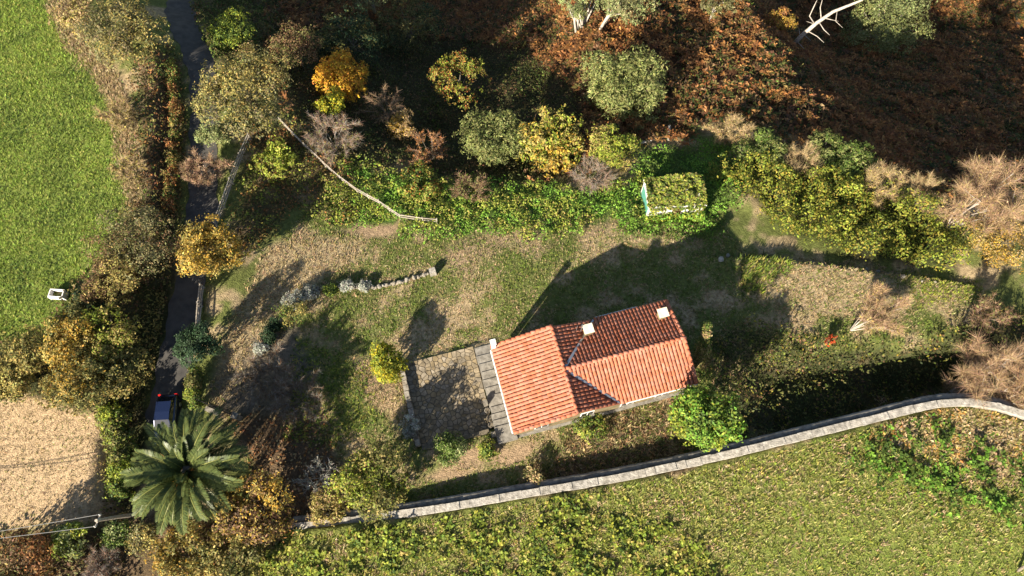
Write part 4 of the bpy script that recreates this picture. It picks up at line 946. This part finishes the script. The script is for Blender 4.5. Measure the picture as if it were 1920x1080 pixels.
# lane east side
tree('large grey-olive oak spreading over the lane bend', 'oak_tree', 455, 172, 98, 8.0, ['greyolive', 'olive', 'olivegold'], 7000, .18, .6, 13)
tree('small blue-green bush under the oak beside the lane', 'lane_bush', 402, 252, 38, 2.6, 'euca', 1500, .15, .8, 6, 'bush')
bare('round pinkish-brown twiggy bush beside the lane fence', 'twiggy_bush', 385, 322, 42, 2.6, ['pink', 'tan'], 1700, 'bush', leafpal='pink', nleaf=1300, lsize=.12)
tree('round golden-yellow tree standing over the lane', 'golden_tree', 390, 472, 66, 5.5, ['gold', 'gold', 'olivegold'], 5200, .18, .85, 10)
tree('dark glossy green holly beside the lane fence', 'holly_tree', 368, 645, 42, 4.6, 'dark', 3200, .15, 1.0, 7, gap=.3)
hedge('narrow clipped green hedge between lane and gate', 'clipped_hedge', [(372, 695), (366, 735), (374, 775)], 1.1, 1.7, ['green', 'lime', 'olive'], 2400, .13)
tree('fresh green bush on the lane verge below the oak shade', 'verge_bush', 430, 62, 48, 2.8, ['green', 'lime'], 1900, .18, .7, 7, 'bush')
tree('tan withered bush at the oak foot', 'verge_bush', 462, 100, 30, 2.2, ['tan', 'olivegold'], 900, .15, .7, 5, 'bush')
# north wood
tree('dim olive tree in the wood shade beyond the oak', 'wood_tree', 552, 88, 55, 6.0, ['olive', 'brown'], 2600, .17, .8, 8)
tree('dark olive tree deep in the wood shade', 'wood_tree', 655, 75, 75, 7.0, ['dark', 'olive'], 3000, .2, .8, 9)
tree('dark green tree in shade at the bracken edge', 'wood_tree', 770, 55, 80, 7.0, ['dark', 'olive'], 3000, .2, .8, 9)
tree('pale-topped eucalyptus cut by the wood top edge', 'eucalyptus', 690, -25, 60, 9.0, ['euca', 'greyolive'], 2600, .18, .7, 8, bark='palebark')
tree('orange and yellow autumn tree glowing in the dark wood', 'autumn_tree', 640, 145, 57, 6.0, 'orange', 3600, .2, .85, 9, gap=.32)
tree('yellow-green bush at the foot of the orange tree', 'autumn_bush', 620, 195, 32, 3.0, ['yellow', 'lime'], 1300, .18, .9, 6, 'bush')
bare('fan of bare brown stems beside the orange tree', 'bare_bush', 722, 200, 42, 3.2, ['pink', 'tan'], 500, 'bush', stems=9, spread_=.7)
tree('small golden bush with bare twigs below the bare stems', 'golden_bush', 752, 238, 32, 3.0, ['gold', 'tan'], 1700, .14, .95, 6, 'bush')
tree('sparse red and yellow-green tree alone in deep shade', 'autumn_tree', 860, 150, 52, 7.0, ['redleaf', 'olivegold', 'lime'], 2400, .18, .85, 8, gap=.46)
bare('brown leafless bush with curving twigs above the nettles', 'bare_bush', 808, 285, 38, 2.6, ['pink', 'rust'], 500, 'bush', leafpal='rust', nleaf=250, stems=8, spread_=.7)
tree('dense grey-green willow beside the yellow-leaved tree', 'willow_tree', 922, 262, 68, 5.0, 'willow', 5200, .16, .8, 10, aspect=2.4, gap=.3)
tree('broad yellow-green tree with large leaves between willow and shed', 'walnut_tree', 1036, 270, 68, 5.2, ['olivegold', 'lime', 'gold'], 4200, .24, .85, 10)
tree('pale yellow bush-like tree below the round willow', 'yellow_tree', 1150, 276, 50, 4.2, ['lime', 'olivegold'], 3600, .16, .85, 8, aspect=2.2)
tree('big round feathery green willow on the bracken edge', 'willow_tree', 1170, 163, 80, 6.0, 'willow', 7000, .17, .85, 12, aspect=2.8, gap=.28)
bare('tangled grey leafless bushes beside the pale fence', 'bare_bush', 622, 262, 52, 2.4, ['grey', 'pink'], 1500, 'bush', leafpal='olive', nleaf=500, bark='palebark', stems=9, spread_=.75)
bare('pinkish leafless brush below the broad yellow-green tree', 'bare_bush', 1112, 332, 42, 1.8, ['pink', 'grey'], 900, 'bush', stems=8)
bare('grey leafless brush between nettles and willow', 'bare_bush', 880, 355, 42, 1.5, ['pink', 'brown'], 800, 'bush', leafpal='olive', nleaf=500)
tree('low leafy bush in the nettles under the bare brown bush', 'nettle_bush', 790, 345, 42, 1.6, ['green', 'weed', 'redleaf'], 1300, .2, .7, 7, 'bush', gap=.42)
tree('low yellow-green weed clump left of the nettle bank', 'nettle_bush', 520, 300, 42, 1.5, ['weed', 'lime'], 1400, .2, .6, 7, 'bush', gap=.42)
# eucalyptus group at the top
tree('pale-trunked eucalyptus on the bracken slope beyond the round willow', 'eucalyptus', 1078, 8, 34, 7.5, 'euca', 1700, .17, 1.0, 6, bark='palebark', lean=(-.6, .9), aspect=2.4, stems=2, trunk_r=.14)
tree('broad eucalyptus with drooping pale crown next to the white twin trunks', 'eucalyptus', 1168, 2, 58, 7.5, ['euca', 'greyolive'], 3400, .18, .75, 9, bark='palebark', lean=(2.6, 1.2), aspect=2.4, stems=2, trunk_r=.16)
tree('dim thin eucalyptus in shade at the top of the bracken', 'eucalyptus', 1345, 2, 42, 6.0, ['olive', 'greyolive'], 1500, .18, .8, 7, bark='palebark', aspect=2.2, gap=.44)
tree('large pale green eucalyptus behind the dead white trunk', 'eucalyptus', 1662, 48, 86, 10.5, ['euca', 'willow'], 7400, .19, .8, 12, bark='palebark', aspect=2.2, gap=.34, trunk_r=.22, lean=(1.0, 1.5))
tree('eucalyptus top leaning in beside the large pale green one', 'eucalyptus', 1700, -14, 52, 9.0, 'euca', 3000, .19, .7, 8, bark='palebark', aspect=2.2)
tree('small orange-leaved bush among the bracken near the dead trunk', 'bracken_bush', 1462, 42, 34, 2.0, ['rust', 'gold'], 1100, .2, .7, 6, 'bush')
def dead_tree():
    b = G(1486, 84); z = b[2]
    def at(u, v, h):
        x, y = ray(u, v, z + h); return (x - b[0], y - b[1], h)
    root = empty('dead_tree', tuple(b), 0, 'leaning bleached dead trunk with bare white limbs on the bracken slope', 'tree')
    MB().tube([(0, 0, -.3), at(1502, 68, 1.2), at(1530, 44, 3.4), at(1562, 22, 5.6), at(1612, 2, 8.0), at(1660, -25, 10)], [.34, .30, .25, .20, .14, .07], 10).build('trunk', M['palebark'], root, True)
    for br, rr in (([(1528, 46, 3.2), (1518, 30, 4.4), (1526, 12, 5.6), (1536, -8, 6.8)], .10), ([(1540, 38, 4.0), (1538, 14, 5.2), (1545, -12, 6.8)], .09), ([(1514, 58, 2.2), (1532, 68, 2.2), (1545, 80, 2.0)], .07), ([(1506, 64, 1.6), (1520, 76, 1.5)], .06),
                   ([(1536, 42, 3.8), (1545, 56, 3.6), (1556, 66, 3.3)], .07), ([(1546, 34, 4.4), (1572, 40, 4.4)], .06), ([(1570, 18, 5.8), (1567, 40, 5.4), (1580, 52, 5.0)], .06), ([(1500, 70, 1.2), (1498, 52, 1.9)], .05), ([(1530, 46, 3.3), (1512, 40, 3.4)], .05), ([(1495, 78, .6), (1508, 92, .5), (1515, 100, .3)], .06)):
        MB().tube([at(*q) for q in br], [rr] + [rr * .7] * (len(br) - 2) + [rr * .35], 6).build('branch', M['palebark'], root, True)
dead_tree()
def twin_trunks():
    b = G(1092, 52); root = empty('leaning_trunks', tuple(b), 0, 'cluster of bare white eucalyptus stems rising from one stump in the bracken', 'tree')
    for u, v, h in ((1082, 10, 2.6), (1098, -6, 4.0), (1108, 2, 3.4), (1120, -2, 3.6), (1068, 22, 1.6)):
        x, y = ray(u, v, b[2] + h); MB().tube([(0, 0, -.2), ((x - b[0]) * .5 + .05, (y - b[1]) * .5, h * .52), (x - b[0], y - b[1], h)], [.15, .12, .08], 8).build('stem', M['palebark'], root, True)
twin_trunks()
# right side: hedge row above the brambles
bare('tall tan brush at the upper end of the bramble hedge row', 'hedge_brush', 1372, 248, 44, 3.0, ['tan', 'dry'], 1600, 'bush', leafpal=['olivegold', 'tan'], nleaf=1200, lsize=.13)
tree('green broom bush beside the tall tan brush', 'broom_bush', 1428, 286, 46, 2.8, ['willow', 'green'], 3000, .15, .75, 8, 'bush', aspect=3.0)
bare('tan broom brush between two green broom bushes', 'hedge_brush', 1500, 306, 42, 2.0, ['tan', 'dry'], 1900, 'bush')
tree('green broom bush in the middle of the hedge row', 'broom_bush', 1545, 290, 42, 2.6, ['green', 'willow'], 2600, .15, .75, 8, 'bush', aspect=3.0)
tree('green broom bush against the shaded bracken', 'broom_bush', 1608, 312, 46, 2.6, ['green', 'willow'], 2600, .15, .75, 8, 'bush', aspect=3.0)
bare('long tan brush at the lower end of the bramble hedge row', 'hedge_brush', 1650, 350, 50, 2.0, ['tan', 'dry'], 2200, 'bush', leafpal='olivegold', nleaf=600)
bare('straw-coloured brush next to the big leafless birch', 'hedge_brush', 1728, 372, 44, 2.0, ['tan', 'dry'], 1500, 'bush')
bare('big leafless birch with golden lower twigs beside the bramble thicket', 'birch_tree', 1850, 375, 92, 7.0, ['pink', 'tan'], 3600, leafpal=['olivegold', 'tan'], nleaf=1500, bark='palebark', stems=9, spread_=.5, lean=(1.6, .8), lsize=.12)
tree('golden bush spreading at the foot of the big birch', 'golden_bush', 1872, 455, 66, 4.0, ['olivegold', 'gold', 'tan'], 4600, .14, .8, 9, 'bush')
bare('pale fan-shaped birch standing on the dry terrace', 'birch_tree', 1650, 592, 62, 4.8, ['tan', 'pink'], 2600, leafpal='olivegold', nleaf=900, bark='palebark', stems=7, spread_=.5, lean=(1.3, .3), lsize=.12)
bare('thin dark leafless shrub in the shade beside the terrace end', 'bare_bush', 1855, 590, 46, 3.4, ['brown', 'pink'], 900, 'bush', leafpal='olive', nleaf=400, lean=(.9, 0), stems=7)
bare('pinkish leafless birch overhanging the wall end', 'birch_tree', 1868, 708, 88, 6.5, ['pink', 'tan'], 3800, bark='palebark', stems=8, spread_=.55, lean=(1.8, .4))
tree('grey-olive bush at the wall end under the pinkish birch', 'wall_bush', 1890, 765, 48, 3.0, ['greyolive', 'tan'], 2200, .14, .75, 8, 'bush')
tree('glossy green laurel tree between cottage corner and boundary wall', 'laurel_tree', 1324, 786, 64, 7.8, ['green', 'bright', 'lime'], 6400, .2, 1.25, 13, gap=.32)
bare('small vivid red-orange stemmed shrub in the shaded thicket', 'red_shrub', 1557, 637, 14, 1.3, 'vermilion', 260, 'bush', leafpal='vermilion', nleaf=50, tw=.016)
def cypress():
    b = G(1312, 690); root = empty('cypress', tuple(b), 0, 'small cone-shaped brown and green conifer beside the cottage east gable', 'tree')
    x, y = ray(1326, 604, b[2] + 4.2); dx, dy = x - b[0], y - b[1]
    MB().tube([(0, 0, -.2), (dx, dy, 4.0)], [.09, .02], 7).build('trunk', M['bark'], root)
    L = [(dx * t, dy * t, 4.1 * t + .3, 1.0 * (1 - t * .85), 1.0 * (1 - t * .85), .5) for t in (0, .15, .3, .45, .6, .75, .9)]
    leafcloud('crown', L, 2600, .13, ['olivegold', 'tan', 'green'], 990, root, .4, .25)
cypress()
# garden shrubs
tree('round vivid yellow citrus bush beside the flagged yard', 'citrus_tree', 725, 680, 37, 3.6, ['yellow', 'yellow', 'lime'], 3000, .16, 1.0, 8, gap=.27)
tree('round grey-green shrub at the south corner of the flagged yard', 'garden_shrub', 844, 840, 33, 1.9, ['euca', 'green'], 2000, .13, .95, 7, 'bush', gap=.27)
tree('big olive-yellow tree overhanging the west end of the boundary wall', 'garden_tree', 708, 898, 72, 5.0, ['olivegold', 'lime', 'olive'], 5200, .18, .8, 11)
tree('yellow-brown bush on the wall beside the big olive-yellow tree', 'garden_bush', 612, 955, 36, 2.6, ['olivegold', 'tan'], 1700, .16, .8, 7, 'bush')
bare('dead white-twigged bush at the foot of the olive-yellow tree', 'bare_bush', 600, 893, 34, 2.0, ['grey', 'silver'], 220, 'bush', bark='palebark', stems=8, spread_=.8, tw=.025)
tree('thin flowering shrub in the shade of the boundary wall', 'garden_shrub', 1005, 890, 26, 1.6, ['olive', 'tan'], 700, .14, .9, 6, 'bush', gap=.42)
tree('grey leafless-looking lavender at the bottom of the bare bank', 'lavender', 768, 800, 22, 1.0, 'silver', 900, .11, .8, 6, 'bush')
for u, v, q, pl, lb in ((552, 562, 20, 'silver', 'silvery lavender bush at the curve of the dry-stone wall'), (580, 548, 17, 'silver', 'silvery lavender bush halfway along the dry-stone wall'), (650, 537, 13, 'silver', 'small silver tuft on the dry-stone wall'), (685, 536, 12, 'silver', 'small silver tuft near the wall end block'),
                        (514, 610, 15, 'dark', 'small clipped dark ball shrub above the gravel'), (505, 630, 17, 'dark', 'larger clipped dark ball shrub above the gravel'), (488, 655, 14, 'silver', 'silver tuft below the clipped ball shrubs'), (552, 592, 30, ['olivegold', 'green'], 'yellow-brown shrub behind the clipped ball shrubs'), (620, 545, 14, ['green', 'lime'], 'small green tuft on the dry-stone wall')):
    tree(lb, 'garden_shrub', u, v, q, q / 24 * 1.7, pl, 850, .11, .95, 6, 'bush', gap=.28)
bare('grey leafless shrub spreading over the gravel above the gate', 'bare_bush', 505, 712, 52, 2.2, ['grey', 'brown'], 1500, 'bush', stems=10, spread_=.8)
bare('grey leafless shrub on the shaded gravel between gate and green strip', 'bare_bush', 560, 745, 46, 1.8, ['grey', 'brown'], 1200, 'bush', stems=9, spread_=.8)
tree('low heath bush on the lane corner beyond the small car hedge', 'garden_bush', 912, 845, 22, .9, ['green', 'weed'], 700, .14, .7, 5, 'bush')
tree('low leafy plants under the cottage south wall', 'wall_plants', 1110, 800, 34, .8, ['green', 'weed'], 800, .15, .5, 7, 'bush', gap=.42)
# south-west corner
tree('golden-brown spreading tree below the palm', 'corner_tree', 480, 955, 70, 4.6, ['olivegold', 'brown', 'gold'], 4600, .17, .75, 10)
tree('thin golden leafy tree at the foot of the palm', 'corner_tree', 345, 1040, 66, 4.0, ['olivegold', 'gold', 'olive'], 3000, .17, .7, 9, gap=.42)
tree('light green round bush below the overhead cable', 'corner_bush', 130, 1010, 33, 2.2, ['euca', 'lime'], 1600, .16, .85, 7, 'bush')
tree('pale green bush beside the utility pole foot', 'corner_bush', 222, 1000, 30, 2.2, ['green', 'euca'], 1300, .15, .85, 6, 'bush')
tree('olive-tan bush between the pole and the golden leafy tree', 'corner_bush', 268, 1010, 34, 2.2, ['olivegold', 'greyolive'], 1400, .15, .8, 7, 'bush')
bare('pinkish bare brush in the bottom scrub', 'brush', 190, 1060, 44, 2.2, ['pink', 'grey'], 1100, 'bush')
tree('rusty dark scrub bush under the cable', 'corner_bush', 50, 1050, 60, 2.4, ['brown', 'olive', 'rust'], 2200, .17, .7, 8, 'bush')
tree('golden scrub tree at the meadow corner', 'corner_tree', 440, 1050, 60, 3.4, ['olivegold', 'olive'], 2400, .17, .7, 8)

# --- palm
def palm():
    h = 4.3; c = G(352, 882, h); bz = float(terr(c[0], c[1])); root = empty('palm_tree', (c[0], c[1], bz), 0, 'large date palm with a wide rosette of arching fronds beside the parked car', 'palm tree')
    t = MB(); k = 14
    t.tube([(0, 0, -.3)] + [(0, 0, h * i / k) for i in range(1, k + 1)] + [(0, 0, h + .4)], [.55] + [.42 + .04 * (i % 2) for i in range(k)] + [.5], 14); t.build('trunk', M['bark'], root)
    r = np.random.default_rng(3); variants = []
    for q in range(7):
        el = (1.30, 1.05, .82, .60, .40, .20, .0)[q]; L = (2.0, 2.9, 3.7, 4.3, 4.5, 4.4, 4.1)[q]; N = 26
        s = np.linspace(0, 1, N); ang = el - s ** 1.5 * (.75 + .2 * (q > 1)); ds = L / (N - 1)
        x = np.concatenate([[0], np.cumsum(np.cos(ang[:-1]) * ds)]); z = np.concatenate([[0], np.cumsum(np.sin(ang[:-1]) * ds)])
        V = []; F = []; col = []
        def quad(ps, c_):
            b = len(V); V.extend(ps); F.append((b, b + 1, b + 2, b + 3)); col.extend([c_] * 4)
        for i in range(N - 1):
            w0 = .05 * (1 - s[i]) + .012; c_ = (.20, .21, .06)
            quad([(x[i], -w0, z[i] + .02), (x[i], w0, z[i] + .02), (x[i + 1], w0, z[i + 1] + .02), (x[i + 1], -w0, z[i + 1] + .02)], c_)
        M_ = 56
        for i in range(M_):
            sp = .10 + .9 * i / (M_ - 1); px = np.interp(sp, s, x); pz = np.interp(sp, s, z); a = np.interp(sp, s, ang); ll = .62 * math.sin(math.pi * min(1, (sp + .12) / 1.18)) ** .6 + .06
            for sg in (1, -1):
                fw = .75 + r.normal(0, .08); v = r.uniform(.55, .85)
                d = np.array([math.cos(a) * fw - math.sin(a) * v * .6, sg * 1.0, math.sin(a) * fw + math.cos(a) * v * .6]); d /= np.linalg.norm(d)
                p0 = np.array([px, 0, pz]); tip = p0 + d * ll + np.array([0, 0, -.05 * ll]); wv = np.array([math.cos(a), 0, math.sin(a)]) * .05
                mid = p0 + d * ll * .55
                cc = np.array((.062, .088, .030)) * (1 + r.normal(0, .18)) + np.array((.03, .02, .0)) * r.random()
                quad([p0 - wv * .6, mid - wv, tip, mid + wv], tuple(cc))
        me = np_mesh('frond', np.array(V), np.array(F), np.array(col)); me.materials.append(M['palm']); variants.append(me)
    cnt = (6, 9, 12, 15, 17, 17, 14); n = 0
    for q in range(7):
        for i in range(cnt[q]):
            o = bpy.data.objects.new('frond', variants[q]); C.objects.link(o); o.parent = root
            az = 2 * math.pi * (i + r.uniform(-.3, .3)) / cnt[q] + q * .37
            o.location = (.22 * math.cos(az), .22 * math.sin(az), h + .25 - .04 * q); o.rotation_euler = (r.normal(0, .22), r.normal(0, .09), az); sc_ = r.uniform(.82, 1.08); o.scale = (sc_, sc_, sc_)
    for i, az in enumerate((-1.5, -1.15, 2.9, .1, -1.75)):
        m_ = MB(); 
        for j in range(22):
            d = Vector((math.cos(az + r.normal(0, .25)), math.sin(az + r.normal(0, .25)), .25 + r.normal(0, .15))) * r.uniform(.9, 1.5)
            m_.tube([(.2 * math.cos(az), .2 * math.sin(az), h + .35), tuple(Vector((0, 0, h + .5)) + d * .7), tuple(Vector((0, 0, h + .25)) + d * 1.1)], [.025, .03, .02], 4, False)
        m_.build('fruit_stalk', M['fruit'], root)
M['fruit'] = plain('orange_fruit', (.50, .20, .03), .6)
palm()
